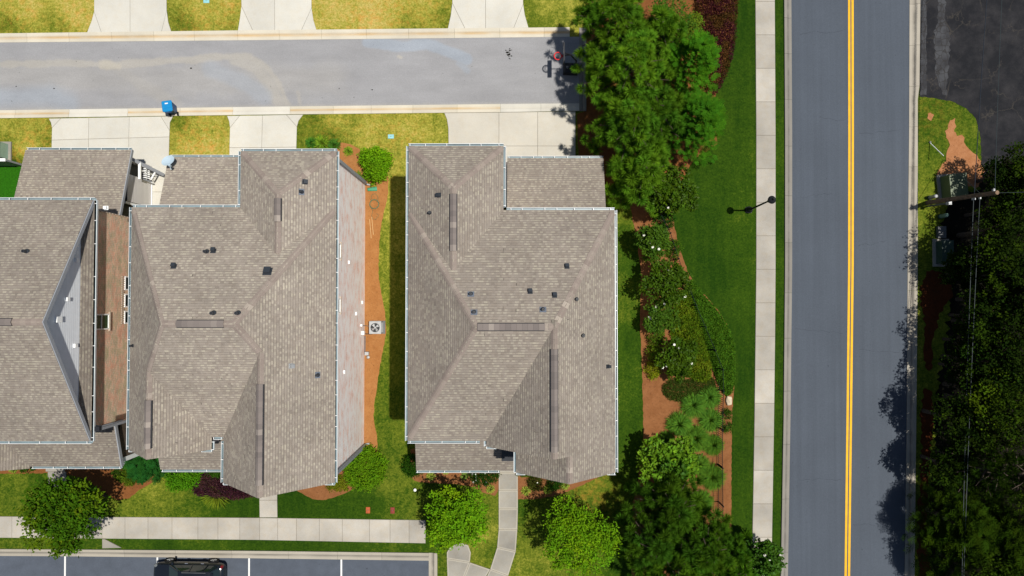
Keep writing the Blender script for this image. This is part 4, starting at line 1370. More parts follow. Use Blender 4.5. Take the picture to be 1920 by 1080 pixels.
    # garage side wall, siding planks, open bays before and behind
    gw = P(284, 360, .1).x
    yA, yB = P(284, 341, .1).y, P(284, 389, .1).y
    n = 17
    for i in range(n):
        z0 = .15 + i * (3.0 - .15) / n; z1 = .15 + (i + 1) * (3.0 - .15) / n
        mesh_obj('plank', [(gw + .03, yB, z0), (gw + .03, yA, z0), (gw + .01, yA, z1), (gw + .01, yB, z1), (gw - .03, yB, z0), (gw - .03, yA, z0)], [(0, 1, 2, 3), (4, 5, 1, 0)], MAT['siding2'], h)
    wall_box(h, gw - .35, gw - .02, yB, yA, 0, 3.2, MAT['greytrim'], 'garage_wall', skip=('E',))
    mb = MB(); mb.box((gw + .03, (yA + yB) / 2, .1), (.1, yA - yB, .16)); mb.build('base_trim', MAT['white'], h)
    wall_box(h, -30.2, gw - .36, 5.2, 9.3, 0, 3.3, MAT['black'], 'garage_wall', skip=('S',))  # black colour stands in for the dark interior behind the openings
    wall_box(h, -30.2, gw - .01, 9.05, 9.25, 0, 3.1, MAT['siding2'], 'garage_wall')
    mb = MB(); mb.bar((XR - .74, 9.66, 3.12), (XR - .74, 5.3, 3.12 + 4.36 * .29), .05, .2); mb.build('rake_board', MAT['greytrim'], h)
    mb = MB(); mb.bar((XR - .67, -9.88, 3.92), (XR - .67, -7.0, 3.92 + 2.88 * .29), .06, .24); mb.build('rake_board', MAT['greytrim'], h)
    mb = MB(); mb.box((gw - .02, P(284, 392, .1).y, 1.6), (.12, .14, 3.2)); mb.build('corner_board', MAT['white'], h)
    # porch posts and side screen
    for x in (-24.0, -28.6): wall_box(h, x - .14, x + .14, -9.7, -9.42, 0, 3.95, MAT['white'], 'porch_post')
    wall_box(h, -24.05, -23.93, -9.4, -7.2, 0, 3.9, MAT['screen'], 'porch_screen')
    downspout(h, [(wx + .1, YS_ + .6, Z - .15), (wx + .1, YS_ + .6, 4.9)], 'greytrim')
    return h
MAT['screen'] = plain('brown porch screen', (0.10, 0.075, 0.055), 0.8, 0.2)
left_house()
# ------------------------------------------------------------------ small things
def stuffbox(): pass
MAT['bin'] = plain('blue bin plastic', (0.005, 0.20, 0.46), 0.4, 0.4, var=0.06)
MAT['bindark'] = plain('dark blue bin plastic', (0.008, 0.055, 0.16), 0.45, 0.4, var=0.06)
MAT['rubber'] = plain('tyre rubber', (0.012, 0.012, 0.013), 0.8, 0.2)
MAT['hoopred'] = plain('red hoop paint', (0.62, 0.02, 0.025), 0.4, 0.4, var=0.05)
MAT['net'] = plain('white net cord', (0.62, 0.64, 0.64), 0.8, 0.2)
MAT['board'] = plain('clear grey backboard', (0.10, 0.13, 0.16), 0.2, 0.5)
MAT['cabgreen'] = plain('dull green cabinet paint', (0.095, 0.125, 0.062), 0.5, 0.35, var=0.12, scale=1.5)
MAT['cabgreen2'] = plain('dark green cabinet paint', (0.03, 0.06, 0.045), 0.5, 0.35, var=0.12)
MAT['cabteal'] = plain('pale green cabinet paint', (0.30, 0.43, 0.35), 0.5, 0.35, var=0.06)
MAT['pedestal'] = plain('pale green pedestal plastic', (0.15, 0.25, 0.20), 0.5, 0.35)
MAT['greydark'] = plain('dark grey steel', (0.10, 0.105, 0.11), 0.5, 0.4)
MAT['chrome'] = plain('bright metal', (0.75, 0.76, 0.78), 0.15, 0.5, metal=0.9)
MAT['wood'] = plain('weathered pole wood', (0.17, 0.115, 0.075), 0.9, 0.1, var=0.3, scale=6)
MAT['cable'] = plain('grey cable', (0.03, 0.042, 0.045), 0.6, 0.3)
MAT['cabledark'] = plain('black cable', (0.015, 0.02, 0.03), 0.6, 0.3)
MAT['hose'] = plain('green hose', (0.09, 0.13, 0.065), 0.5, 0.3)
MAT['splash'] = plain('green splash block', (0.04, 0.24, 0.13), 0.5, 0.3)
MAT['stone'] = plain('pale boulder', (0.52, 0.44, 0.31), 0.85, 0.2, var=0.2, scale=4)
MAT['lidblue'] = plain('pale blue meter lid', (0.24, 0.50, 0.52), 0.6, 0.3)
MAT['lidred'] = plain('rusty meter lid', (0.36, 0.085, 0.03), 0.8, 0.2, var=0.25, scale=8)
MAT['lidred2'] = plain('dark red meter lid', (0.20, 0.04, 0.03), 0.8, 0.2, var=0.25, scale=8)
MAT['dish'] = plain('pale blue dish paint', (0.40, 0.50, 0.57), 0.5, 0.35, var=0.05)
MAT['bamboo'] = plain('dry cane', (0.55, 0.36, 0.17), 0.8, 0.2)
MAT['carblack'] = plain('black car paint', (0.008, 0.010, 0.014), 0.12, 0.7, var=0.02)
MAT['carglass'] = plain('car glass', (0.010, 0.018, 0.018), 0.04, 0.8, var=0.02)
MAT['lamp'] = plain('clear lamp lens', (0.55, 0.56, 0.55), 0.1, 0.7)
MAT['headlamp'] = plain('tinted headlamp lens', (0.13, 0.14, 0.14), 0.1, 0.6)
MAT['tail'] = plain('red lamp lens', (0.14, 0.008, 0.008), 0.15, 0.6)

def bin_():
    p = P(327, 207)
    t = empty('wheelie_bin', p, math.radians(8))
    tag(t, 'blue wheeled recycling bin at the lane kerb beside the driveway', 'bin')
    mb = MB()
    prof = [(.44, .50, .10), (.56, .62, .88), (.60, .66, .92), (.60, .66, .97)]
    vs = []
    for w, d, z in prof: vs += [(-w / 2, -d / 2, z), (w / 2, -d / 2, z), (w / 2, d / 2, z), (-w / 2, d / 2, z)]
    fs = [(3, 2, 1, 0)] + [(4 * r + i, 4 * r + (i + 1) % 4, 4 * r + 4 + (i + 1) % 4, 4 * r + 4 + i) for r in range(3) for i in range(4)]
    mb.add(vs, fs)
    mb.build('body', MAT['bindark'], t)
    mb = MB()
    mb.prism([(-.34, -.30), (-.28, -.37), (.28, -.37), (.34, -.30), (.34, .31), (.29, .37), (-.29, .37), (-.34, .31)], .972, 1.035, 0, .04)
    lid = mb.build('lid', MAT['bin'], t)
    MB().box((0, .17, 1.042), (.20, .07, .012)).build('sticker', MAT['white'], lid)
    MB().box((0, -.12, 1.04), (.44, .02, .014)).build('rib', MAT['bin'], lid)
    mb = MB(); mb.bar((-.2, -.42, .95), (.2, -.42, .95), .03, .03); mb.bar((-.2, -.30, .92), (-.2, -.42, .95), .03, .03); mb.bar((.2, -.30, .92), (.2, -.42, .95), .03, .03)
    mb.build('handle', MAT['bindark'], t)
    for s in (-1, 1):
        MB().tube([(s * .22, -.30, .13), (s * .30, -.30, .13)], .13, 14).build('wheel', MAT['rubber'], t)
bin_()

def hoop():
    t = empty('basketball_goal', P(1069, 131))
    tag(t, 'portable basketball goal with red rim in the pine shade at the lane end', 'basketball hoop')
    o = P(1069, 131)
    R = P(1046, 105, 2.3) - o; R.z = 2.3
    bx = P(1057, 100, 2.7).x - o.x
    by = R.y
    mb = MB()
    mb.prism([(-.50, -.36), (.48, -.40), (.54, .36), (-.46, .40)], .02, .34, 0, .09); mb.build('base', MAT['black'], t)
    MB().lathe((-.22, .06, .33), [(.09, 0), (.09, .03), (.05, .035)], 14).build('filler_cap', MAT['greydark'], t)
    mb = MB(); mb.tube([(.32, .0, .3), (.26, by * .5, 1.6), (bx + .45, by, 2.5)], .05, 8); mb.bar((bx + .45, by, 2.5), (bx, by, 2.45), .06, .06); mb.bar((bx + .45, by, 2.5), (bx, by, 2.9), .05, .05)
    mb.build('pole', MAT['black'], t)
    bd = MB().box((bx, by, 2.72), (.05, 1.12, .76)).build('backboard', MAT['board'], t)
    f = MB()
    for dy, dz, sy, sz in ((0, .39, 1.16, .035), (0, -.39, 1.16, .035), (-.57, 0, .035, .78), (.57, 0, .035, .78)): f.box((bx, by + dy, 2.72 + dz), (.07, sy, sz))
    f.build('frame', MAT['black'], bd)
    rim = MB(); rim.torus(R, .235, .035, 28, 8); rim.build('rim', MAT['hoopred'], t)
    MB().box(((R.x + .23 + bx) / 2, R.y, R.z), (bx - R.x - .19, .17, .06)).build('bracket', MAT['hoopred'], t)
    n = MB()
    for k in range(12):
        a = 2 * math.pi * k / 12
        for s in (1, -1):
            b = a + s * .35
            n.bar((R.x + .22 * math.cos(a), R.y + .22 * math.sin(a), R.z), (R.x + .13 * math.cos(b), R.y + .13 * math.sin(b), R.z - .40), .014, .014)
    n.build('net', MAT['net'], t)['kind'] = 'stuff'
hoop()

def street_lamp():
    b = P(1403, 394)
    t = empty('street_lamp', b)
    tag(t, 'black street lamp with flared base on the lawn beside the sidewalk', 'street lamp')
    h = 4.5
    top = P(1450, 373, h) - b
    MB().box((0, 0, .03), (.38, .38, .08)).build('footing', MAT['walk'], t)
    MB().lathe((0, 0, .1), [(.24, 0), (.24, .08), (.17, .16), (.15, .42), (.10, .5), (.085, .62), (.075, .7)], 16).build('base', MAT['black'], t)
    mb = MB(); mb.tube([(0, 0, .7), (top.x * .8, top.y * .8, 3.7)], [.065, .048], 12); mb.build('post', MAT['black'], t)
    hd = MB(); hd.lathe((top.x * .8, top.y * .8, 3.7), [(.05, 0), (.10, .06), (.13, .14), (.16, .5)], 16, 1); hd.lathe((top.x * .8, top.y * .8, 4.2), [(.24, 0), (.25, .05), (.18, .16), (.08, .24), (.05, .34), (.02, .42)], 20)
    hd.build('lantern', [MAT['black'], MAT['glass']], t)
street_lamp()

POLE_B, POLE_T = P(1739, 380), P(1870, 361, 5.9)
def pole():
    t = empty('utility_pole', POLE_B)
    tag(t, 'weathered wooden utility pole at the edge of the woods', 'utility pole')
    d = POLE_T - POLE_B
    MB().tube([(0, 0, 0), d * .5, d], [.16, .14, .125], 12).build('shaft', MAT['wood'], t)
    MB().tube([(.02, -.24, 0), d * .30 + Vector((.02, -.22, 0))], .06, 8).build('conduit', MAT['greydark'], t)
    MB().box(d * .33 + Vector((.02, -.24, 0)), (.2, .2, .3)).build('meter_box', MAT['grey'], t)
    MB().box(d * .955 + Vector((-.02, .17, .02)), (.10, .16, .16)).build('insulator', MAT['grey'], t)
    MB().box(d * .69 + Vector((0, -.18, 0)), (.12, .14, .2)).build('clamp', MAT['grey'], t)
    MB().box(d * .77 + Vector((.02, -.18, 0)), (.08, .12, .14)).build('insulator', MAT['grey'], t)
pole()
def at_pole(f): return POLE_B.lerp(POLE_T, f)
def cable(name, label, a, b, sag, r, m, n=16):
    pts = []
    for i in range(n + 1):
        f = i / n
        p = a.lerp(b, f); p.z -= sag * 4 * f * (1 - f); pts.append(p)
    o = MB().tube(pts, r, 5).build(name, MAT[m])
    tag(o, label, 'cable', 'overhead cables at the pole')
cable('cable', 'thick dark cable over the black lot, running up to the top edge from the pole', at_pole(.69) + Vector((0, -.1, .05)), P(1856, -80, 4.7), .05, .022, 'cabledark')
cable('cable', 'thin pale cable over the black lot, right of the thick dark one', at_pole(.955) + Vector((0, .15, .1)), P(1882, -80, 6.0), .05, .014, 'cable')
cable('cable', 'pale cable running down over the woods, left one of the pair', at_pole(.69) + Vector((0, -.22, 0)), P(1803, 1120, 4.9), .1, .02, 'cable')
cable('cable', 'pale cable running down over the woods, right one of the pair', at_pole(.77) + Vector((.02, -.2, 0)), P(1806, 1120, 5.3), .1, .018, 'cable')
cable('guy_wire', 'thin guy wire slanting from the pole over the green cabinet', at_pole(.78) + Vector((0, .1, 0)), P(1770, 300, .05), 0, .016, 'cable', 3)
cable('cable', 'short thin cable leading right from the pole top into the trees', at_pole(.97), P(1990, 358, 7.0), .05, .012, 'cable', 6)

def cabinet(name, label, px, size, m, rz=0, panel=True, slope=.2, pad=True):
    t = empty(name, P(*px), rz)
    tag(t, label, 'cabinet')
    w, d, h = size
    if pad: MB().box((0, 0, .05), (w + .35, d + .35, .13)).build('pad', MAT['walk2'], t)
    z0 = .12 if pad else .02
    mb = MB()
    vs = [(-w / 2, -d / 2, z0), (w / 2, -d / 2, z0), (w / 2, d / 2, z0), (-w / 2, d / 2, z0), (-w / 2, -d / 2, h * (1 - slope)), (w / 2, -d / 2, h), (w / 2, d / 2, h), (-w / 2, d / 2, h * (1 - slope))]
    mb.add(vs, [(0, 1, 5, 4), (1, 2, 6, 5), (2, 3, 7, 6), (3, 0, 4, 7), (4, 5, 6, 7)])
    b = mb.build('body', m, t)
    # lid halves proud of the top, leaving a seam
    for s in (-1, 1):
        y0, y1 = (.008, d / 2 + .02) if s > 0 else (-d / 2 - .02, -.008)
        q = [(-w / 2 - .02, y0), (w / 2 + .02, y0), (w / 2 + .02, y1), (-w / 2 - .02, y1)]
        zz = lambda x: h * (1 - slope) + (x + w / 2) / w * h * slope
        v2 = [(x, y, zz(x) + .004) for x, y in q] + [(x, y, zz(x) + .034) for x, y in q]
        MB().add(v2, [(4, 5, 6, 7), (0, 1, 5, 4), (1, 2, 6, 5), (2, 3, 7, 6), (3, 0, 4, 7)]).build('lid', m, t)
    if panel: MB().box((w * .34, d * .12, h * .97 + .03), (.12, .22, .012)).build('sticker', MAT['white'], t)
    return t
cabinet('utility_cabinet', 'large dull green utility cabinet on the bare clay beside the pole', (1776, 352), (1.0, 1.45, 1.25), MAT['cabgreen'], .08, True, .12)
cabinet('utility_cabinet', 'dark green low cabinet at the edge of the woods, below the pole', (1763, 474), (.72, 1.5, .8), MAT['cabgreen2'], 0, False, .05)
cabinet('utility_cabinet', 'pale green transformer cabinet on the lawn at the left picture edge', (3, 285), (1.05, 1.0, .9), MAT['cabteal'], 0, False, .1)
cabinet('utility_box', 'small flat grey utility box above the dark green cabinet', (1762, 436), (.5, .75, .25), MAT['greydark'], 0, False, .02, False)
for px, lb in (((1742, 371), 'small grey telephone pedestal standing at the foot of the pole'), ((1762, 406), 'small pale green telephone pedestal below the pole')):
    t = empty('pedestal', P(*px)); tag(t, lb, 'pedestal', 'telephone pedestals by the pole')
    MB().lathe((0, 0, 0), [(.13, 0), (.13, .75), (.11, .80), (.04, .83)], 14).build('body', MAT['pedestal' if px[0] > 1750 else 'grey'], t)
    MB().lathe((0, 0, .0), [(.16, 0), (.16, .12), (.135, .13)], 14).build('base', MAT['cabgreen2'], t)

t = empty('marker_post', P(1743, 267)); tag(t, 'thin pale marker post leaning over the grass above the clay', 'marker post')
q = P(1769, 292, 1.1) - P(1743, 267)
MB().tube([(0, 0, 0), q], .025, 6).build('rod', MAT['white'], t)
MB().lathe((0, 0, 0), [(.07, 0), (.06, .1)], 8).build('base', MAT['greydark'], t)

def ac():
    t = empty('air_conditioner', P(708, 613.5), 0)
    tag(t, 'grey air conditioner unit with round fan grille in the bark bed', 'air conditioner')
    MB().box((.02, 0, .03), (1.0, .86, .08)).build('pad', MAT['greydark'], t)
    q = [(-.38, -.36), (-.33, -.40), (.33, -.40), (.38, -.36), (.38, .36), (.33, .40), (-.33, .40), (-.38, .36)]
    MB().prism(q, .07, .80).build('cabinet', MAT['greydark'], t)
    n = 0
    for s, ax in ((1, 'x'), (-1, 'x'), (1, 'y'), (-1, 'y')):
        for i in range(9):
            z = .14 + i * .072
            if ax == 'x': MB().box((s * .386, 0, z), (.014, .66, .035)).build('louver', MAT['grey'], t)
            else: MB().box((0, s * .406, z), (.62, .014, .035)).build('louver', MAT['grey'], t)
    # top plate with a round opening
    mb = MB(); N = 32
    vs = []
    for k in range(N):
        a = 2 * math.pi * k / N; c, s = math.cos(a), math.sin(a); m = max(abs(c), abs(s)) 
        vs.append((.30 * c, .30 * s, .83)); vs.append((.405 * c / m * .97, .42 * s / m * .98, .83)); vs.append((.405 * c / m * .97, .42 * s / m * .98, .795))
    fs = []
    for k in range(N):
        j = (k + 1) % N
        fs += [(3 * k, 3 * k + 1, 3 * j + 1, 3 * j), (3 * k + 1, 3 * k + 2, 3 * j + 2, 3 * j + 1)]
    mb.add(vs, fs).build('top', MAT['grey'], t)
    MB().lathe((0, 0, .802), [(.30, 0), (.29, .002)], 24).build('fan_well', MAT['black'], t)
    for k in range(4):
        a = k * math.pi / 2 + .5
        c, s = math.cos(a), math.sin(a)
        MB().add([(.05 * c, .05 * s, .822), (.27 * math.cos(a - .28), .27 * math.sin(a - .28), .812), (.27 * math.cos(a + .42), .27 * math.sin(a + .42), .83), (.06 * math.cos(a + .8), .06 * math.sin(a + .8), .824)], [(0, 1, 2, 3)]).build('fan_blade', MAT['chrome' if k == 2 else 'grey'], t)
    MB().lathe((0, 0, .82), [(.075, 0), (.06, .03)], 14).build('hub', MAT['grey'], t)
    for r in (.10, .17, .24, .295):
        m = MB(); m.torus((0, 0, .852), r, .006, 28, 4); m.build('grille_ring', MAT['greydark'], t)
ac()
def wall_kit():
    x = -9.84
    p = P(681, 624, .9)
    t = empty('electric_meter', (x, p.y, 0)); tag(t, 'white disconnect box on the whitewashed wall beside the air conditioner', 'disconnect box')
    MB().box((.10, 0, .95), (.17, .24, .32)).build('box', MAT['white'], t)
    MB().tube([(.10, -.05, .80), (.14, -.1, .3), (.5, -.12, .1)], .025, 6).build('conduit', MAT['black'], t)
    a = P(676, 610, 1.4)
    t = empty('valve_box', (x, a.y, 0)); tag(t, 'tiny white refrigerant pipe cover on the wall above the air conditioner', 'pipe cover')
    MB().box((.07, 0, 1.35), (.12, .14, .16)).build('box', MAT['white'], t)
    MB().tube([(.10, -.02, 1.33), (.35, -.05, .9), (.85, -.25, .35)], .018, 6).build('pipe', MAT['greydark'], t)
    b0, b1 = P(680, 630, .35), P(679, 659, .35)
    t = empty('gas_meter', (x, b1.y, 0)); tag(t, 'grey gas meter with pipework at the foot of the whitewashed wall', 'gas meter')
    MB().tube([(.08, b0.y - b1.y, .30), (.08, 0, .30), (.08, -.05, .45), (.30, -.25, .45)], .03, 8).build('pipe', MAT['greydark'], t)
    MB().box((.26, -.12, .52), (.26, .22, .30)).build('body', MAT['grey'], t)
    MB().lathe((.30, -.38, .28), [(.10, 0), (.10, .12), (.04, .14)], 12).build('regulator', MAT['grey'], t)
wall_kit()

def sat_dish():
    c = P(316, 302, 4.0)
    t = empty('satellite_dish', P(321, 318, 3.75)); tag(t, 'pale blue satellite dish on the corner of the middle house garage roof', 'satellite dish')
    rel = c - P(321, 318, 3.75)
    n = Vector((-.12, .30, .95)).normalized()
    R = n.to_track_quat('Z', 'Y').to_matrix()
    mb = MB(); N = 28
    vs = []
    for r in range(5):
        f = r / 4
        for k in range(N):
            a = 2 * math.pi * k / N
            vs.append(rel + R @ Vector((.42 * f * math.cos(a), .34 * f * math.sin(a), .07 * f * f)))
    fs = [(r * N + k, r * N + (k + 1) % N, (r + 1) * N + (k + 1) % N, (r + 1) * N + k) for r in range(4) for k in range(N)]
    mb.add(vs, fs); o = mb.build('reflector', MAT['dish'], t, smooth=True)
    MB().bar(rel - n * .04, (0, 0, 0), .05, .05).build('mast', MAT['dish'], t)
    MB().bar(rel + R @ Vector((0, .25, 0)), rel + R @ Vector((-.12, .50, .20)), .035, .035).build('arm', MAT['dish'], t)
    MB().box(rel + R @ Vector((-.12, .52, .22)), (.12, .12, .14), rot=R).build('feed', MAT['dish'], t)
sat_dish()

for px, m, lb in (((733, 256), 'lidblue', 'pale blue meter lid in the yellow grass between the houses'), ((690, 956.5), 'lidred', 'orange rusty meter lid in the front lawn, left of the dark red one'),
                  ((736, 957), 'lidred2', 'dark red meter lid in the front lawn, right of the orange one'), ((387, 2), 'lidblue', 'pale blue meter lid in the grass at the top edge')):
    t = empty('meter_lid', P(*px)); tag(t, lb, 'meter lid', 'meter lids in the lawns')
    s = (.40, .28) if m == 'lidblue' else (.28, .42)
    MB().prism([(-s[0] / 2, -s[1] / 2), (s[0] / 2, -s[1] / 2), (s[0] / 2, s[1] / 2), (-s[0] / 2, s[1] / 2)], -.02, .035, 0, .015).build('lid', MAT[m], t)
    MB().box((0, 0, .04), (.06, .03, .012)).build('grip', MAT['greydark'], t)
for px, rz, lb in (((698, 355), .12, 'green splash block under the upper downspout of the whitewashed wall'), ((690, 843), .1, 'green splash block under the lower downspout beside the round shrub')):
    t = empty('splash_block', P(*px), rz); tag(t, lb, 'splash block', 'splash blocks at the downspouts')
    mb = MB(); mb.add([(-.3, -.1, 0), (.32, -.15, 0), (.32, .15, 0), (-.3, .1, 0), (-.3, -.1, .12), (.32, -.15, .07), (.32, .15, .07), (-.3, .1, .12), (-.26, -.06, .06), (.32, -.11, .02), (.32, .11, .02), (-.26, .06, .06)],
                      [(0, 1, 5, 4), (2, 3, 7, 6), (3, 0, 4, 7), (4, 5, 9, 8), (6, 7, 11, 10), (7, 4, 8, 11), (8, 9, 10, 11), (1, 2, 10, 9), (1, 9, 5), (2, 6, 10)])
    mb.build('trough', MAT['splash'], t)
t = empty('garden_hose', P(702, 383)); tag(t, 'coiled green garden hose lying on the orange bark', 'hose')
pts = []
for i in range(110):
    a = i / 109 * 2 * math.pi * 3.3
    r = .30 + .022 * math.sin(i * .9)
    pts.append((r * math.cos(a), r * math.sin(a), .03 + .02 * (i / 109) * 3))
MB().tube(pts, .016, 6).build('coil', MAT['hose'], t)
pts = [(.25, .2, .05), (.22, .55, .03), (.05, .72, .03), (-.2, .6, .03), (-.22, .2, .05)]
MB().tube(pts, .013, 6).build('loose_end', MAT['hose'], t)
pts = [(-.25, -.2, .05), (-.1, -.45, .03), (-.18, -.75, .03), (-.1, -1.0, .03), (.1, -1.02, .03), (.3, -.75, .03), (.15, -.62, .03)]
MB().tube(pts, .011, 6).build('loose_end', MAT['hose'], t)
for i, ((x0, y0), (x1, y1), lb) in enumerate((((693, 411), (696, 447), 'thin dry cane on the orange bark below the hose, left one'), ((697, 407), (700, 440), 'thin dry cane on the orange bark below the hose, right one'))):
    a, b = P(x0, y0, .03), P(x1, y1, .05)
    o = MB().tube([a, b], .02, 6).build('cane', MAT['bamboo']); tag(o, lb, 'cane', 'canes below the hose')

def rock():
    t = bmesh.new()
    bmesh.ops.create_icosphere(t, subdivisions=3, radius=.28)
    for v in t.verts:
        n = v.co.normalized()
        v.co = Vector((v.co.x * .75, v.co.y * 1.15, v.co.z * .6)) * (1 + .12 * math.sin(n.x * 5 + 1) * math.cos(n.y * 4) + random.uniform(-.03, .03))
    me = bpy.data.meshes.new('boulder'); t.to_mesh(me); t.free()
    me.materials.append(MAT['stone'])
    p = P(1366, 751); p.z = .10
    o = link(bpy.data.objects.new('boulder', me)); o.location = p
    tag(o, 'pale boulder at the lawn edge beside the fence end of the ground cover', 'boulder')
rock()
t = empty('garden_globe', P(779, 917)); tag(t, 'small white garden globe light on the lawn by the tree shadow', 'garden light')
MB().lathe((0, 0, 0), [(.05, 0), (.04, .12)], 10).build('stake', MAT['greydark'], t)
MB().lathe((0, 0, .12), [(.03, 0), (.09, .05), (.11, .11), (.09, .17), (.03, .21)], 14).build('globe', MAT['white'], t)

def garden_fence():
    t = empty('metal_fence', (0, 0, 0))
    tag(t, 'black metal picket fence winding through the long shrub bed', 'fence')
    run = PS([(1228, 396), (1250, 440), (1265, 487), (1280, 530), (1297, 572), (1314, 612), (1332, 655), (1346, 690), (1347, 730), (1345, 800), (1345, 870), (1346, 940), (1346, 1000), (1346, 1110)])
    H = 1.15
    n = 0
    mbp = None
    cum = [0]
    for a, b in zip(run, run[1:]): cum.append(cum[-1] + (b - a).length)
    def at(s):
        for i in range(len(run) - 1):
            if s <= cum[i + 1] or i == len(run) - 2:
                return run[i].lerp(run[i + 1], (s - cum[i]) / (cum[i + 1] - cum[i])), (run[i + 1] - run[i]).normalized()
    for a, b in zip(run, run[1:]):
        for z in (.18, H - .04):
            MB().bar(a + Vector((0, 0, z)), b + Vector((0, 0, z)), .03, .03).build('rail', MAT['fence'], t)
    src = None
    s = .06
    while s < cum[-1]:
        p, d = at(s)
        if src is None: src = MB().box((0, 0, H / 2), (.022, .022, H)).build('picket', MAT['fence'], t, loc=p)
        else: share(src, 'picket', t, p, (0, 0, math.atan2(d.y, d.x)))
        s += .135
    src = None
    for p in run:
        if src is None: src = MB().box((0, 0, .62), (.07, .07, 1.26)).build('post', MAT['fence'], t, loc=p)
        else: share(src, 'post', t, p)
garden_fence()
def white_fence():
    t = empty('vinyl_fence', (0, 0, 0)); tag(t, 'white capped courtyard wall beside the left house garage', 'wall')
    a, b = P(-60, 310), P(46, 310)
    MB().box(((a.x + b.x) / 2 , a.y, .85), (abs(b.x - a.x), .12, 1.7)).build('panel', MAT['greytrim'], t)
    MB().box(((a.x + b.x) / 2, a.y, 1.74), (abs(b.x - a.x), .19, .08)).build('cap', MAT['white'], t)
white_fence()
sheet('courtyard_lawn', [(-80, 311), (46, 311), (50, 385), (-80, 385)], 0.013, MAT['turf'] if 'turf' in MAT else plain('bright courtyard turf', (0.018, 0.10, 0.003), 0.95, 0.1, var=0.25, scale=9), 'bright green courtyard lawn behind the white wall', 0, 0)

def trellis():
    """White railed gate between the two garages."""
    t = empty('garden_gate', P(275, 332)); tag(t, 'white slatted gate with a brace in the gap between the two garages', 'gate')
    o = P(275, 332)
    def q(px, py, h): return P(px, py, h) - o
    MB().bar(q(262, 303, 2.2), q(262, 336, 2.2), .15, .10).build('beam', MAT['white'], t)
    MB().bar(q(262, 319, 2.15), q(262, 319, 2.15) * Vector((1, 1, 0)) if False else Vector((q(262, 319, 2.15).x, q(262, 319, 2.15).y, 0.0)), .10, .10).build('post', MAT['white'], t)
    MB().bar(q(294, 318, 1.0), q(283, 337, 1.0), .09, .07).build('brace', MAT['white'], t)
    for i in range(7):
        y = 312 + i * 3.4
        MB().bar(q(267, y, 1.6), q(274, y + .8, 1.6), .05, .03).build('slat', MAT['white'], t)
        MB().bar(q(275, y + 1.4, 1.2), q(281, y + 2.2, 1.2), .05, .03).build('slat', MAT['white'], t)
    MB().bar(q(274.5, 309, 1.5), q(274.5, 336, 1.3), .05, .05).build('rail', MAT['white'], t)
    MB().bar(q(263, 334, 1.9), q(284, 341, .9), .09, .06).build('rail', MAT['greytrim'], t)
    MB().bar(q(243, 296, 2.9), q(307, 328, .5), .20, .08).build('top_rail', MAT['greytrim'], t)
    MB().bar(q(266, 310, 2.0), q(285, 319, 1.2), .10, .05).build('rail', MAT['white'], t)
trellis()
t = empty('low_wall', (0, 0, 0)); tag(t, 'low grey wall closing the gap between left porch and middle house', 'wall')
a, b = P(229, 857), P(262, 845)
MB().bar(a + Vector((0, 0, .5)), b + Vector((0, 0, .5)), 1.0, .14).build('panel', MAT['greytrim'], t)
MB().bar(a + Vector((0, 0, 1.03)), b + Vector((0, 0, 1.03)), .05, .22).build('cap', MAT['fascia'], t)

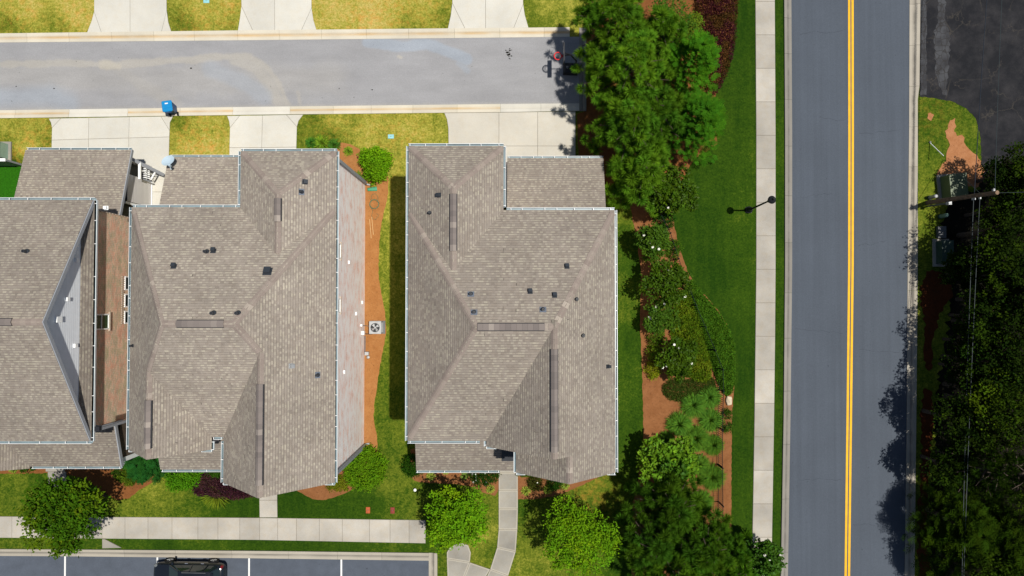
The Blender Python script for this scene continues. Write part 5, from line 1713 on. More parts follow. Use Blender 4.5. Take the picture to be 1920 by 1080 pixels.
# ------------------------------------------------------------------ car
def car():
    c = P(364, 1073.5)
    t = empty('parked_car', c, math.radians(-.8))
    tag(t, 'shiny black hatchback parked beside the kerb at the bottom edge', 'car')
    ST = [(-2.38, .62, .42, .62), (-2.30, .78, .34, .74), (-2.05, .88, .28, .82), (-1.5, .92, .26, .93), (-.95, .93, .26, 1.0), (0, .93, .26, 1.02), (1.0, .93, .26, 1.04), (1.6, .92, .27, 1.05), (2.05, .88, .30, 1.02), (2.26, .80, .36, .95), (2.36, .66, .42, .82)]
    vs, fs = [], []
    K = 11
    for x, w, z0, z1 in ST:
        zm = (z0 + z1) / 2
        half = [(w * .80, z0), (w * .97, z0 + .10), (w, zm), (w * .985, z1 - .14), (w * .90, z1 - .03)]
        ring = [(x, -y, z) for y, z in half] + [(x, 0, z1 + .025)] + [(x, y, z) for y, z in reversed(half)]
        vs += ring
    for i in range(len(ST) - 1):
        for k in range(K - 1): fs.append((i * K + k, (i + 1) * K + k, (i + 1) * K + k + 1, i * K + k + 1))
        fs.append((i * K + K - 1, (i + 1) * K + K - 1, (i + 1) * K, i * K))
    fs += [tuple(range(K - 1, -1, -1)), tuple(range((len(ST) - 1) * K, len(ST) * K))]
    body = mesh_obj('body', vs, fs, MAT['carblack'], t, smooth=True)
    bm = bmesh.new(); bm.from_mesh(body.data); bmesh.ops.recalc_face_normals(bm, faces=bm.faces); bm.to_mesh(body.data); bm.free()
    sub = body.modifiers.new('sub', 'SUBSURF'); sub.levels = 2; sub.render_levels = 2
    lo = [(-1.18, .80), (-.9, .86), (.9, .87), (1.75, .84), (2.12, .72)]
    hi = [(-.35, .60), (-.2, .64), (.8, .66), (1.5, .64), (1.72, .58)]
    zh = [1.46, 1.52, 1.56, 1.52, 1.46]
    # greenhouse glass
    vs = [(x, -y, 1.0) for x, y in lo] + [(x, -y, z) for (x, y), z in zip(hi, zh)] + [(x, y, z) for (x, y), z in zip(hi, zh)] + [(x, y, 1.0) for x, y in lo]
    fs = []
    for i in range(4):
        fs.append((i, i + 1, 5 + i + 1, 5 + i)); fs.append((10 + i, 10 + i + 1, 15 + i + 1, 15 + i)); fs.append((5 + i, 5 + i + 1, 10 + i + 1, 10 + i))
    fs += [(0, 5, 10, 15), (4, 19, 14, 9)]
    g = mesh_obj('windows', vs, fs, MAT['carglass'], t)
    bm = bmesh.new(); bm.from_mesh(g.data); bmesh.ops.recalc_face_normals(bm, faces=bm.faces); bm.to_mesh(g.data); bm.free()
    # roof skin and pillars
    mb = MB()
    rr = [(-.38, .60), (-.2, .66), (.8, .68), (1.5, .66), (1.78, .56)]
    zz = [1.475, 1.535, 1.575, 1.535, 1.48]
    v2 = []
    for (x, y), z in zip(rr, zz): v2 += [(x, -y, z), (x, -y * .5, z + .035), (x, 0, z + .045), (x, y * .5, z + .035), (x, y, z)]
    f2 = [(i * 5 + k, (i + 1) * 5 + k, (i + 1) * 5 + k + 1, i * 5 + k + 1) for i in range(4) for k in range(4)]
    ro = mesh_obj('roof', v2, f2, MAT['carblack'], t, smooth=True)
    MB().box((.35, 0, 1.612), (.75, .85, .012)).build('sunroof', MAT['carglass'], ro)
    for s in (-1, 1):
        MB().tube([(-.1, s * .60, 1.585), (.7, s * .61, 1.62), (1.45, s * .59, 1.58)], .022, 6).build('roof_rail', MAT['greydark'], ro)
        mb = MB()
        for (xa, ya, xb, yb, zb) in ((-1.16, .815, -.36, .615, 1.48), (.32, .875, .36, .665, 1.55), (1.35, .865, 1.22, .655, 1.54), (2.08, .75, 1.70, .60, 1.48)): mb.bar((xa, s * ya, 1.0), (xb, s * yb, zb), .07, .06)
        mb.build('pillar', MAT['carblack'], t)
        MB().box((-.92, s * 1.0, 1.08), (.13, .2, .12), taper=.8).build('mirror', MAT['carblack'], t)
        for x in (-.1, .95): MB().box((x, s * .945, .93), (.2, .035, .035)).build('door_handle', MAT['chrome'], t)
        MB().box((-2.18, s * .72, .70), (.24, .20, .10), rz=s * .45, taper=.8).build('headlight', MAT['headlamp'], t)
        MB().box((2.20, s * .74, .88), (.16, .22, .16), rz=-s * .3, taper=.85).build('tail_light', MAT['tail'], t)
        for x in (-1.45, 1.42):
            w = empty('wheel', (x, s * .86, .33)); w.parent = t
            MB().tube([(0, -.10, 0), (0, .10, 0)], .335, 24).build('tyre', MAT['rubber'], w)
            r = MB(); r.tube([(0, s * .085, 0), (0, s * .112, 0)], .20, 20, 1)
            for k in range(5):
                a = 2 * math.pi * k / 5
                r.bar((0, s * .118, 0), (.2 * math.cos(a), s * .118, .2 * math.sin(a)), .05, .02)
            r.build('rim', [MAT['grey'], MAT['greydark']], w)
    MB().box((2.02, 0, 1.055), (.04, .9, .02)).build('wiper', MAT['greydark'], t)
    sp = MB(); sp.box((1.80, 0, 1.52), (.18, 1.1, .03)); sp.build('spoiler', MAT['carblack'], t)
car()

def debris(label, spots, m, r):
    t = empty('leaf_debris', P(*spots[0][:2])); tag(t, label, 'debris', None, 'stuff')
    o = P(*spots[0][:2]); mb = MB()
    for x, y, k in spots:
        p = P(x, y) - o
        for _ in range(k):
            a = random.uniform(0, 6.28); q = Vector((p.x + random.uniform(-r, r), p.y + random.uniform(-r, r), .024))
            w = random.uniform(.03, .085)
            mb.add([q + Vector((w * math.cos(a + b), w * .6 * math.sin(a + b), random.uniform(0, .03))) for b in (0, 1.6, 3.1, 4.7)], [(0, 1, 2, 3)])
    mb.build('flakes', MAT[m], t)
debris('scatter of dark leaf bits on the lane near its dead end', [(953, 101, 12), (958, 92, 5), (950, 97, 5), (957, 108, 4)], 'litter', .12)
debris('few dark specks on the grey lane asphalt', [(358, 129, 3), (102, 167, 1), (30, 163, 2), (636, 166, 1), (699, 168, 1)], 'litter', .04)
# ------------------------------------------------------------------ plants
def unit(v):
    return v / np.maximum(np.linalg.norm(v, axis=-1, keepdims=True), 1e-9)
def rand_unit(n):
    return unit(rng.normal(size=(n, 3)))
class Leaves:
    """Gathers rhombic leaves and builds them as one crown mesh."""
    def __init__(self): self.V, self.T = [], []
    def add(self, c, d, nrm, L, W, tint, fold=0.0):
        d = unit(d)
        s = unit(np.cross(d, nrm))
        L = np.asarray(L).reshape(-1, 1) * np.ones((len(c), 1)); W = np.asarray(W).reshape(-1, 1) * np.ones((len(c), 1))
        a = c
        t = c + d * L
        m = c + d * L * .45
        l = m + s * W * .5; r = m - s * W * .5
        self.V.append(np.stack([a, r, t, l], 1)); self.T.append(np.broadcast_to(tint, (len(c), 3)))
    def build(self, name, m, parent):
        V = np.concatenate(self.V); T = np.concatenate(self.T)
        n = len(V)
        me = np_mesh(name, V.reshape(-1, 3), np.arange(n * 4).reshape(n, 4))
        at = me.attributes.new('tint', 'FLOAT_COLOR', 'FACE')
        arr = np.ones((n, 4), dtype=np.float32); arr[:, :3] = T
        at.data.foreach_set('color', arr.ravel())
        me.materials.append(MAT[m])
        return link(bpy.data.objects.new(name, me), parent)
def tintv(col, n, v=.25, hue=.12):
    k = 1 + rng.uniform(-v, v, (n, 1))
    h = rng.uniform(-hue, hue, (n, 1))
    c = np.array(col)[None, :] * k
    return np.clip(c * np.concatenate([1 + h * 1.5, 1 + h * .3, 1 - h], 1), 0.001, 1)
def trunk(t, H, r=.14, limbs=(), lean=(0, 0)):
    mb = MB()
    top = Vector((lean[0], lean[1], H))
    mb.tube([(0, 0, -.05), (lean[0] * .2, lean[1] * .2, H * .35), top * .7, top], [r * 1.25, r, r * .62, r * .2], 8)
    for a, b in limbs: mb.tube([a, Vector(a).lerp(Vector(b), .5) + Vector((0, 0, .1)), b], [r * .4, r * .28, r * .1], 5)
    return mb.build('trunk', MAT['bark'], t)

def pine(name, label, px, py, H, R, col, group=None, dense=1.0, z0=.38, need=150, tuft=.40):
    b = P(px, py, H * .72); b.z = 0
    t = empty(name, b); tag(t, label, 'tree', group)
    lv = Leaves()
    nb = int(40 * dense)
    limbs = []
    ga = rng.uniform(0, 6.28)
    Tc, Td = [], []
    for i in range(nb):
        u = ((i + .5) / nb)
        z = H * (z0 + (1 - z0) * u ** .85)
        ln = R * (1 - ((z / H - z0) / (1 - z0)) ** 1.6) ** .75 * rng.uniform(.65, 1.05) + .25
        a = ga + i * 2.39996 + rng.uniform(-.35, .35)
        d = np.array([math.cos(a), math.sin(a), .0])
        rise = rng.uniform(.05, .35) * ln
        st = np.array([0, 0, z - .15 * ln])
        limbs.append((tuple(st), tuple(st + d * ln * .9 + np.array([0, 0, rise * .8]))))
        nt = max(2, int(ln * 2.4))
        for k in range(nt):
            f = .32 + .68 * (k + rng.uniform(0, 1)) / nt
            side = rng.uniform(-.62, .62) * (.35 + f * .65)
            p = st + d * ln * f + np.array([-d[1], d[0], 0]) * side + np.array([0, 0, rise * f * f + rng.normal() * .14])
            Tc.append(p); Td.append(unit((d * .7 + np.array([-d[1], d[0], 0]) * np.sign(side) * .35 + np.array([0, 0, .8]))[None])[0])
    for k in range(5):
        Tc.append(np.array([rng.normal() * .15, rng.normal() * .15, H - .1 - k * .12])); Td.append(np.array([0, 0, 1.0]))
    Tc, Td = np.array(Tc), np.array(Td)
    n = len(Tc)
    sz = rng.uniform(.8, 1.25, n)
    tt = tintv(col, n, .28, .12)
    c = np.repeat(Tc, need, 0); d0 = np.repeat(Td, need, 0); s = np.repeat(sz, need)
    d = unit(d0 * .75 + rand_unit(len(c)))
    lv.add(c + d * .03, d, rand_unit(len(c)), tuft * s * rng.uniform(.8, 1.15, len(c)), .034 * s, np.repeat(tt, need, 0) * rng.uniform(.85, 1.15, (len(c), 1)))
    lv.build('crown', 'leaf', t)
    trunk(t, H * .97, .13, limbs)
    return t

def broadleaf(name, label, px, py, H, R, col, leaf=.16, lobes=16, per=420, flat=.75, group=None, cat='tree', hf=.70, zlow=.35, m='leaf', v=.25, clump=26, asp=(1, 1), flowers=0, col2=None, rot=0.0):
    b = P(px, py, H * hf); b.z = 0
    t = empty(name, b, rot); tag(t, label, cat, group)
    lv = Leaves(); limbs = []
    cz = H * (1 + zlow) / 2; rz = H * (1 - zlow) / 2
    fl = []
    for i in range(lobes):
        while True:
            q = rng.uniform(-1, 1, 3)
            if np.linalg.norm(q) < 1: break
        if i == 0: q = np.array([0, 0, .6])
        q = q / max(np.linalg.norm(q), .35) * rng.uniform(.45, .78) if np.linalg.norm(q) > 0 else q
        if q[2] < -.35: q[2] *= -.6
        lr = R * rng.uniform(.30, .44) * (16 / max(lobes, 8)) ** .33
        c = np.array([q[0] * R * asp[0], q[1] * R * asp[1], cz + q[2] * rz])
        limbs.append(((0, 0, H * .3), tuple(c)))
        k = clump
        dd = rand_unit(k); dd[:, 2] = np.abs(dd[:, 2]) * rng.choice([1, 1, 1, -.6], k)
        dd = unit(dd)
        cc = c + dd * lr * rng.uniform(.72, 1.08, (k, 1)) * np.array([1, 1, flat])
        m_ = max(3, per // k)
        base = np.repeat(cc, m_, 0); dn = np.repeat(dd, m_, 0)
        N = len(base)
        pos = base + rng.normal(size=(N, 3)) * lr * .16
        dirv = unit(dn * .55 + rand_unit(N) * .8 + np.array([0, 0, .05]))
        nr = unit(dn * .4 + np.array([0, 0, .9]) + rand_unit(N) * .55)
        cl = tintv(col2 if (col2 is not None and rng.random() < .28) else col, k, v, .12)
        lv.add(pos, dirv, nr, leaf * rng.uniform(.7, 1.25, N), leaf * .62 * rng.uniform(.8, 1.15, N), np.repeat(cl, m_, 0) * rng.uniform(.82, 1.18, (N, 1)))
        fl.append((c, lr))
    lv.build('crown', m, t)
    trunk(t, H * .8, max(.05, .022 * H), limbs)
    for i in range(flowers):
        c, lr = fl[int(rng.integers(len(fl)))]
        d = rand_unit(1)[0]; d[2] = abs(d[2]) + .3; d /= np.linalg.norm(d)
        p = c + d * lr * 1.08
        flower(t, p, .10)
    return t
FLOWER = {}
def flower(t, p, r):
    key = round(r, 2)
    if key not in FLOWER:
        vs, fs = [], []
        for ring, (n, tilt, rr) in enumerate(((6, .35, 1.0), (5, .9, .7))):
            for k in range(n):
                a = 2 * math.pi * k / n + ring * .4
                d = Vector((math.cos(a) * math.cos(tilt), math.sin(a) * math.cos(tilt), math.sin(tilt)))
                s = Vector((-math.sin(a), math.cos(a), 0))
                i = len(vs)
                vs += [(0, 0, 0), d * r * rr * .55 - s * r * .32, d * r * rr, d * r * rr * .55 + s * r * .32]
                fs.append((i, i + 1, i + 2, i + 3))
        FLOWER[key] = mesh_obj('flower', vs, fs, MAT['petal'], t, loc=p)
    else:
        o = share(FLOWER[key], 'flower', t, p, (rng.uniform(-.5, .5), rng.uniform(-.5, .5), rng.uniform(0, 6)))

def cedar(name, label, px, py, H, R, col, group=None, n=520, z0=.05, hf=.6, cat='tree', droop=.1, sl=.55):
    """Feathery conifer: sprays pointing out and up all over a cone."""
    b = P(px, py, H * hf); b.z = 0
    t = empty(name, b); tag(t, label, cat, group)
    lv = Leaves()
    z = H * (z0 + (1 - z0) * rng.random(n) ** .75)
    f = (z / H - z0) / (1 - z0)
    lump = 1 + .22 * np.sin(rng.uniform(0, 6) + 5 * rng.uniform(0, 6.28, n))
    r = R * (1 - f ** 1.5) ** .8 * rng.uniform(.55, 1.05, n) * lump
    a = rng.uniform(0, 6.28, n)
    c = np.stack([r * np.cos(a), r * np.sin(a), z], 1)
    out = np.stack([np.cos(a), np.sin(a), np.zeros(n)], 1)
    d = unit(out + rand_unit(n) * .35 + np.array([0, 0, .45])[None] - droop * np.array([0, 0, 1]))
    s = unit(np.cross(d, np.array([0, 0, 1.0])))
    tt = tintv(col, n, .28, .12)
    L = sl * rng.uniform(.7, 1.2, n)
    nr = unit(np.cross(s, d) + rand_unit(n) * .25)
    lv.add(c, d, nr, L, .05 * np.ones(n), tt)
    for k in range(5):
        for sg in (1, -1):
            p = c + d * (L * (.15 + .17 * k))[:, None]
            dd = unit(d * .75 + s * sg * .75 + rand_unit(n) * .15)
            lv.add(p, dd, nr, L * (.55 - .07 * k), .055, tt * rng.uniform(.85, 1.15, (n, 1)))
    lv.build('crown', 'leaf', t)
    trunk(t, H * .9, .02 * H + .03)
    return t

def shrub(name, label, px, py, R, H, col, leaf=.09, n=2600, asp=(1, 1), group=None, cat='shrub', m='leaf', v=.28, rough=.14, flowers=0, fr=.07, col2=None, rot=0.0, updir=.2):
    b = P(px, py, H * .55); b.z = 0
    t = empty(name, b, rot); tag(t, label, cat, group)
    lv = Leaves()
    ph = rng.uniform(0, 6.28, 6)
    k = max(40, n // 14)
    d = rand_unit(k); d[:, 2] = np.abs(d[:, 2]); 
    az = np.arctan2(d[:, 1], d[:, 0])
    lump = 1 + rough * (np.sin(3 * az + ph[0]) * .5 + np.sin(5 * az + ph[1] + 4 * d[:, 2]) * .5 + np.sin(7 * d[:, 2] + ph[2] + 2 * az) * .4)
    rad = rng.uniform(.70, 1.03, k) * lump
    c = np.stack([d[:, 0] * R * asp[0] * rad, d[:, 1] * R * asp[1] * rad, .08 + d[:, 2] * H * rad * .94], 1)
    m_ = 14
    base = np.repeat(c, m_, 0); dn = np.repeat(d, m_, 0); N = len(base)
    pos = base + rng.normal(size=(N, 3)) * leaf * .8
    dirv = unit(dn * .5 + rand_unit(N) * .8 + np.array([0, 0, updir]))
    nr = unit(dn * .6 + np.array([0, 0, .6]) + rand_unit(N) * .5)
    cl = tintv(col, k, v, .12)
    if col2 is not None:
        sel = rng.random(k) < .35
        cl[sel] = tintv(col2, int(sel.sum()), v, .1)
    lv.add(pos, dirv, nr, leaf * rng.uniform(.7, 1.3, N), leaf * .6, np.repeat(cl, m_, 0) * rng.uniform(.82, 1.18, (N, 1)))
    lv.build('foliage', m, t)
    mb = MB()
    for i in range(5):
        a = i * 1.256 + ph[3]
        mb.tube([(0, 0, 0), (math.cos(a) * R * asp[0] * .6, math.sin(a) * R * asp[1] * .6, H * .6)], [.03, .012], 5)
    mb.build('stem', MAT['bark'], t)
    for i in range(flowers):
        j = int(rng.integers(k))
        p = c[j] * np.array([1.05, 1.05, 1.04])
        flower(t, p, fr)
    return t

def tuft(name, label, px, py, R, col, n=260, group=None, cat='grass clump', H=.6, w=.035):
    b = P(px, py, H * .4); b.z = 0
    t = empty(name, b); tag(t, label, cat, group)
    lv = Leaves()
    a = rng.uniform(0, 6.28, n); el = rng.uniform(.3, 1.5, n)
    d = np.stack([np.cos(a) * np.cos(el), np.sin(a) * np.cos(el), np.sin(el)], 1)
    o = np.stack([np.cos(a) * .3 * R * rng.random(n), np.sin(a) * .3 * R * rng.random(n), np.zeros(n)], 1)
    L = R * rng.uniform(.55, .85, n)
    tt = tintv(col, n, .3, .14)
    up = np.array([0, 0, 1.0])
    nr = unit(up[None] + rand_unit(n) * .4)
    lv.add(o, d, nr, L, w * 1.3, tt)
    tip = o + d * L[:, None] * .72
    d2 = unit(d * .8 + np.stack([np.cos(a), np.sin(a), -np.full(n, .35)], 1) * .7 + rand_unit(n) * .12)
    lv.add(tip, d2, nr, L * .75, w, tt * rng.uniform(.95, 1.3, (n, 1)))
    lv.build('blades', 'leaf', t)
    return t

def mass(name, label, poly, H, n, col, leaf, cat, m='leaf', v=.3, edge=.35, col2=None, up=.5, kind=None, lowz=.0, asp=.55, freq=.9):
    """A clipped or sprawling mass of foliage over a pixel outline: one hedge or ground cover."""
    w = np.array([[p.x, p.y] for p in PS(smooth_px(poly, 1), H * .6)])
    c0 = w.mean(0)
    t = empty(name, (c0[0], c0[1], 0))
    tag(t, label, cat, None, kind)
    lo, hi = w.min(0), w.max(0)
    pts = []
    cnt = 0
    while cnt < n:
        q = rng.uniform(lo, hi, (n, 2))
        ins = np.zeros(len(q), bool)
        dmin = np.full(len(q), 1e9)
        for i in range(len(w)):
            a, b = w[i - 1], w[i]
            cond = (a[1] > q[:, 1]) != (b[1] > q[:, 1])
            xx = (b[0] - a[0]) * (q[:, 1] - a[1]) / (b[1] - a[1] + 1e-12) + a[0]
            ins ^= cond & (q[:, 0] < xx)
            e = b - a
            tt = np.clip(((q - a) @ e) / (e @ e + 1e-12), 0, 1)
            dmin = np.minimum(dmin, np.linalg.norm(q - a - tt[:, None] * e, axis=1))
        q = np.concatenate([q, dmin[:, None]], 1)[ins]
        pts.append(q); cnt += len(q)
    q = np.concatenate(pts)[:n]
    hz = vnoise(q[:, 0] + 50, q[:, 1] + 50, freq, 5) * .5 + vnoise(q[:, 0] + 50, q[:, 1] + 50, freq * 3.2, 6) * .5
    top = H * np.clip(q[:, 2] / edge, .25, 1) ** .6 * (.55 + .6 * hz)
    z = top * rng.uniform(.55, 1.0, n) + lowz
    pos = np.stack([q[:, 0] - c0[0], q[:, 1] - c0[1], z], 1)
    d = unit(rand_unit(n) * .8 + np.array([0, 0, up]))
    nr = unit(np.array([0, 0, .8])[None] + rand_unit(n) * .6)
    cl = tintv(col, n, v, .14)
    if col2 is not None:
        sel = vnoise(q[:, 0] + 20, q[:, 1] + 80, 1.7, 9) + rng.uniform(-.15, .15, n) > .58
        cl[sel] = tintv(col2, int(sel.sum()), v, .12)
    lv = Leaves()
    lv.add(pos, d, nr, leaf * rng.uniform(.7, 1.4, n), leaf * asp, cl)
    o = lv.build('foliage', m, t)
    o['kind'] = 'stuff'
    return t

PINE = (0.095, 0.215, 0.012); PINE2 = (0.115, 0.25, 0.014); PINED = (0.07, 0.165, 0.010)
pg = 'pine trees at the end of the lane'
pine('pine_tree', 'dark green pine leaning over the upper kerb at the lane end', 1150, 38, 7.2, 2.7, PINE, pg, 1.15)
pine('pine_tree', 'tallest pine, its crown over the dead end kerb beside the basketball goal', 1182, 125, 8.0, 3.0, PINE2, pg, 1.25)
pine('pine_tree', 'bushy pine shading the corner of the broad driveway', 1184, 236, 7.4, 2.6, PINE, pg, 1.2)
pine('pine_tree', 'lower soft green pine beside the right house garage roof', 1206, 326, 5.4, 2.1, PINE2, pg, 1.0)
pine('pine_tree', 'small pine tucked in behind the tallest one, nearest the purple hedge', 1235, 60, 6.0, 1.9, PINE, pg, .8)
pine('pine_tree', 'slim pine between driveway pine and the feathery cypress', 1235, 215, 6.4, 2.0, PINED, pg, .85)
pine('pine_tree', 'small low pine at the garage corner, its needles over the grass', 1178, 350, 3.2, 1.15, PINE2, pg, .6)
CED = (0.048, 0.155, 0.006)
cedar('cypress_tree', 'bright green feathery cypress beside the purple hedge, upper one', 1298, 110, 6.0, 1.75, CED, 'cypress trees beside the purple hedge', 620)
cedar('cypress_tree', 'bright green feathery cypress at the lawn edge, lower one', 1307, 226, 6.0, 2.0, (0.042, 0.140, 0.006), 'cypress trees beside the purple hedge', 740)
broadleaf('small_tree', 'sparse small tree with bare grey twigs at the top edge', 1268, 28, 3.6, 1.5, (0.055, 0.13, 0.012), .13, 9, 160, group=None, v=.3)
broadleaf('shrub', 'yellow green leafy shrub between the pines and the purple hedge', 1290, 52, 2.4, 1.2, (0.11, 0.19, 0.012), .12, 8, 260, cat='shrub', v=.3)
mass('loropetalum_hedge', 'tall purple leaved hedge curving along the roadside lawn', [(1312, -60), (1385, -60), (1387, 0), (1384, 50), (1381, 90), (1370, 130), (1352, 165), (1342, 176), (1330, 160), (1327, 120), (1322, 80), (1308, 40)], 1.5, 15000,
     (0.085, 0.020, 0.028), .15, 'hedge', v=.45, edge=.5, col2=(0.10, 0.055, 0.016), up=1.1, asp=.35, freq=1.6)
MAG = (0.048, 0.098, 0.004)
mg = 'magnolias in the long bed'
broadleaf('magnolia_tree', 'largest magnolia with white flowers, beside the pines', 1262, 362, 4.6, 1.55, MAG, .20, 18, 360, group=mg, m='gloss', flowers=5, v=.3)
broadleaf('magnolia_tree', 'small magnolia with white flowers, shadow on the grass strip', 1222, 448, 3.4, 1.15, (0.055, 0.12, 0.008), .18, 13, 300, group=mg, m='gloss', flowers=6, v=.3)
broadleaf('magnolia_tree', 'dark magnolia where the long bed narrows', 1252, 530, 3.4, 1.45, MAG, .19, 15, 330, group=mg, m='gloss', flowers=6, v=.3)
broadleaf('magnolia_tree', 'low magnolia with a white flower and an orange one at its left tip', 1236, 598, 2.1, 1.05, (0.055, 0.12, 0.008), .17, 11, 260, group=mg, m='gloss', flowers=3, v=.3)
broadleaf('magnolia_tree', 'round magnolia above the two yellow green balls', 1272, 670, 2.5, 1.3, MAG, .19, 14, 330, group=mg, m='gloss', flowers=6, v=.3)
broadleaf('magnolia_tree', 'magnolia with glossy leaves and white flowers, overhanging the sidewalk end at the bottom', 1432, 1052, 4.2, 1.45, (0.040, 0.105, 0.008), .19, 14, 330, group=mg, m='gloss', flowers=8, v=.3)
DKS = (0.045, 0.115, 0.008)
sg = 'round shrubs in the long bed'
shrub('shrub', 'dark low shrub tucked below the largest magnolia', 1247, 412, .68, .9, (0.022, 0.075, 0.006), .09, 1700, group=sg)
shrub('shrub', 'green ball shrub left of the fence, below the small magnolia', 1221, 475, .55, 1.0, (0.065, 0.135, 0.008), .08, 1700, group=sg)
shrub('shrub', 'green ball shrub at the lawn edge, right of the fence', 1264, 466, .58, 1.0, (0.055, 0.125, 0.008), .08, 1700, group=sg)
shrub('shrub', 'ball shrub in the bark, above the two yellow green balls', 1230, 633, .55, .9, (0.075, 0.145, 0.008), .08, 1500, group=sg)
shrub('shrub', 'upper one of the two yellow green ball shrubs', 1227, 662, .55, .9, (0.10, 0.165, 0.008), .08, 1500, group=sg)
shrub('shrub', 'lower one of the two yellow green ball shrubs, brightest yellow', 1226, 694, .55, .9, (0.19, 0.23, 0.008), .08, 1500, group=sg)
mass('shrub_mass', 'loose yellow green shrub mass between magnolias and fence', [(1262, 545), (1290, 545), (1304, 575), (1316, 605), (1325, 650), (1338, 690), (1330, 722), (1300, 712), (1285, 690), (1292, 640), (1262, 640), (1255, 600)], .8, 9000, (0.080, 0.140, 0.006), .13, 'shrubs', v=.4, col2=(0.125, 0.175, 0.008), kind=None, freq=1.6)
mass('ground_cover', 'dense dark green ground cover between fence and lawn', [(1291, 517), (1314, 546), (1347, 584), (1365, 610), (1377, 640), (1380, 675), (1377, 735), (1360, 744), (1340, 700), (1330, 660), (1310, 612), (1296, 575)], .42, 20000, (0.055, 0.135, 0.008), .13, 'ground cover', v=.5, edge=.25, up=.15, asp=.5, kind='stuff', freq=2.2)
mass('juniper_spread', 'flat dull green juniper spreading over the bark', [(1240, 725), (1262, 708), (1300, 712), (1340, 705), (1346, 735), (1325, 745), (1290, 755), (1262, 752), (1248, 745)], .4, 6000, (0.045, 0.078, 0.010), .12, 'ground cover', v=.4, edge=.3, up=.7, asp=.3, kind='stuff', freq=2)
GR = (0.080, 0.180, 0.016)
gg = 'grass clumps in the long bed'
for px, py, r, lb in ((1301, 760, .92, 'broad clump of ornamental grass at the top of the cluster, left'), (1330, 745, .85, 'bright clump of ornamental grass beside the boulder'),
                      (1274, 796, .92, 'ornamental grass clump farthest left, on the open bark'), (1333, 788, .85, 'ornamental grass clump beside the fence, level with the leftmost one'),
                      (1306, 822, .95, 'large ornamental grass clump above the big leaved tree'), (1338, 835, .75, 'ornamental grass clump at the fence, right of the big leaved tree top'),
                      (1249, 826, .62, 'small dark grass clump touching the top of the big leaved tree'), (1336, 895, .95, 'ornamental grass clump at the fence, right of the big leaved tree foot'),
                      (1312, 872, .75, 'grass clump half under the big leaved tree'), (1316, 942, .85, 'lowest grass clump, against the bottom pine')):
    tuft('grass_clump', lb, px, py, r * .84, GR if py > 800 else (0.085, 0.20, 0.020), 1300, gg, H=.65, w=.024)
for px, py, lb in ((1363, 778, 'small shrub in the bark strip, below the boulder'), (1364, 800, 'small dark shrub in the bark strip, second below the boulder')):
    shrub('shrub', lb, px, py, .36, .4, (0.045, 0.10, 0.008), .08, 500, group='small shrubs in the bark strip')
broadleaf('magnolia_tree', 'bright big leaved tree in the middle of the lower bed', 1258, 872, 3.6, 1.95, (0.115, 0.235, 0.012), .26, 20, 230, m='gloss', v=.3, zlow=.2, col2=(0.055, 0.14, 0.010))
bg = 'dark pines at the bottom'
pine('pine_tree', 'soft dark pine just below the big leaved tree', 1262, 955, 5.8, 2.3, (0.058, 0.136, 0.008), bg, 1.0)
pine('pine_tree', 'dark pine at the bottom edge, over the bark strip', 1322, 1030, 6.0, 2.5, (0.061, 0.144, 0.008), bg, 1.1)
pine('pine_tree', 'dark pine at the bottom edge, over the lawn side of the bed', 1220, 1020, 5.8, 2.2, (0.051, 0.125, 0.008), bg, 1.0)
pine('pine_tree', 'dark pine cut by the bottom edge, between its two neighbours', 1268, 1082, 6.4, 2.5, (0.058, 0.141, 0.008), bg, 1.1)
pine('pine_tree', 'small dark pine beside the bottom magnolia', 1380, 1060, 4.6, 1.6, (0.058, 0.152, 0.008), bg, .8)
# street trees
broadleaf('shade_tree', 'fresh green young tree over the end of the front sidewalk', 850, 972, 5.2, 2.1, (0.12, 0.27, 0.006), .17, 22, 420, v=.3, col2=(0.15, 0.28, 0.006), hf=.75)
broadleaf('shade_tree', 'yellow green young tree on the lawn right of the curved walk', 1083, 1012, 5.6, 2.4, (0.12, 0.26, 0.006), .15, 24, 400, v=.3, col2=(0.16, 0.29, 0.006), hf=.75)
broadleaf('shade_tree', 'large spreading dark green tree over the bottom left sidewalk', 122, 962, 5.6, 2.75, (0.046, 0.112, 0.004), .20, 28, 400, v=.32, col2=(0.085, 0.145, 0.005), hf=.72, asp=(1.05, .85))
# house shrubs
shrub('shrub', 'bright green rounded shrub on the orange bark above the hose', 702, 306, 1.02, 1.6, (0.135, 0.30, 0.006), .13, 6000, (.85, 1.1), rough=.22)
shrub('shrub', 'round clipped evergreen at the lower corner of the whitewashed wall', 680, 879, 1.36, 1.5, (0.105, 0.225, 0.006), .13, 9000, rough=.06)
shrub('shrub', 'dark evergreen shrub at the left end of the right house porch', 776, 874, .85, 1.1, (0.022, 0.070, 0.004), .09, 3000, (1.05, .9), rough=.1)
shrub('shrub', 'dark rose bush covered in white flowers, left of the curved walk', 907, 893, .98, .8, (0.018, 0.060, 0.004), .08, 3000, (1, .72), flowers=26, fr=.07)
shrub('shrub', 'low rose bush with white flowers in the corner right of the curved walk', 985, 886, .5, .7, (0.04, 0.11, 0.006), .08, 1200, (1.2, .5), flowers=7, fr=.06)
shrub('shrub', 'reddish green round shrub with a white flower in the right front bed', 1004, 906, .5, .6, (0.060, 0.070, 0.010), .08, 1500, flowers=2, fr=.06)
shrub('shrub', 'dark clipped shrub under the front gable of the right house', 1041, 906, .5, .6, (0.020, 0.070, 0.004), .08, 1500)
cedar('conifer_shrub', 'dark blue green conifer shrub between left and middle house fronts', 268, 868, 1.6, 1.15, (0.016, 0.085, 0.012), None, 420, 0.02, .5, 'shrub', .4, .5)
shrub('shrub', 'yellow green shrub in the brown bark below the conifer shrub', 240, 894, .62, .9, (0.085, 0.135, 0.008), .09, 1600)
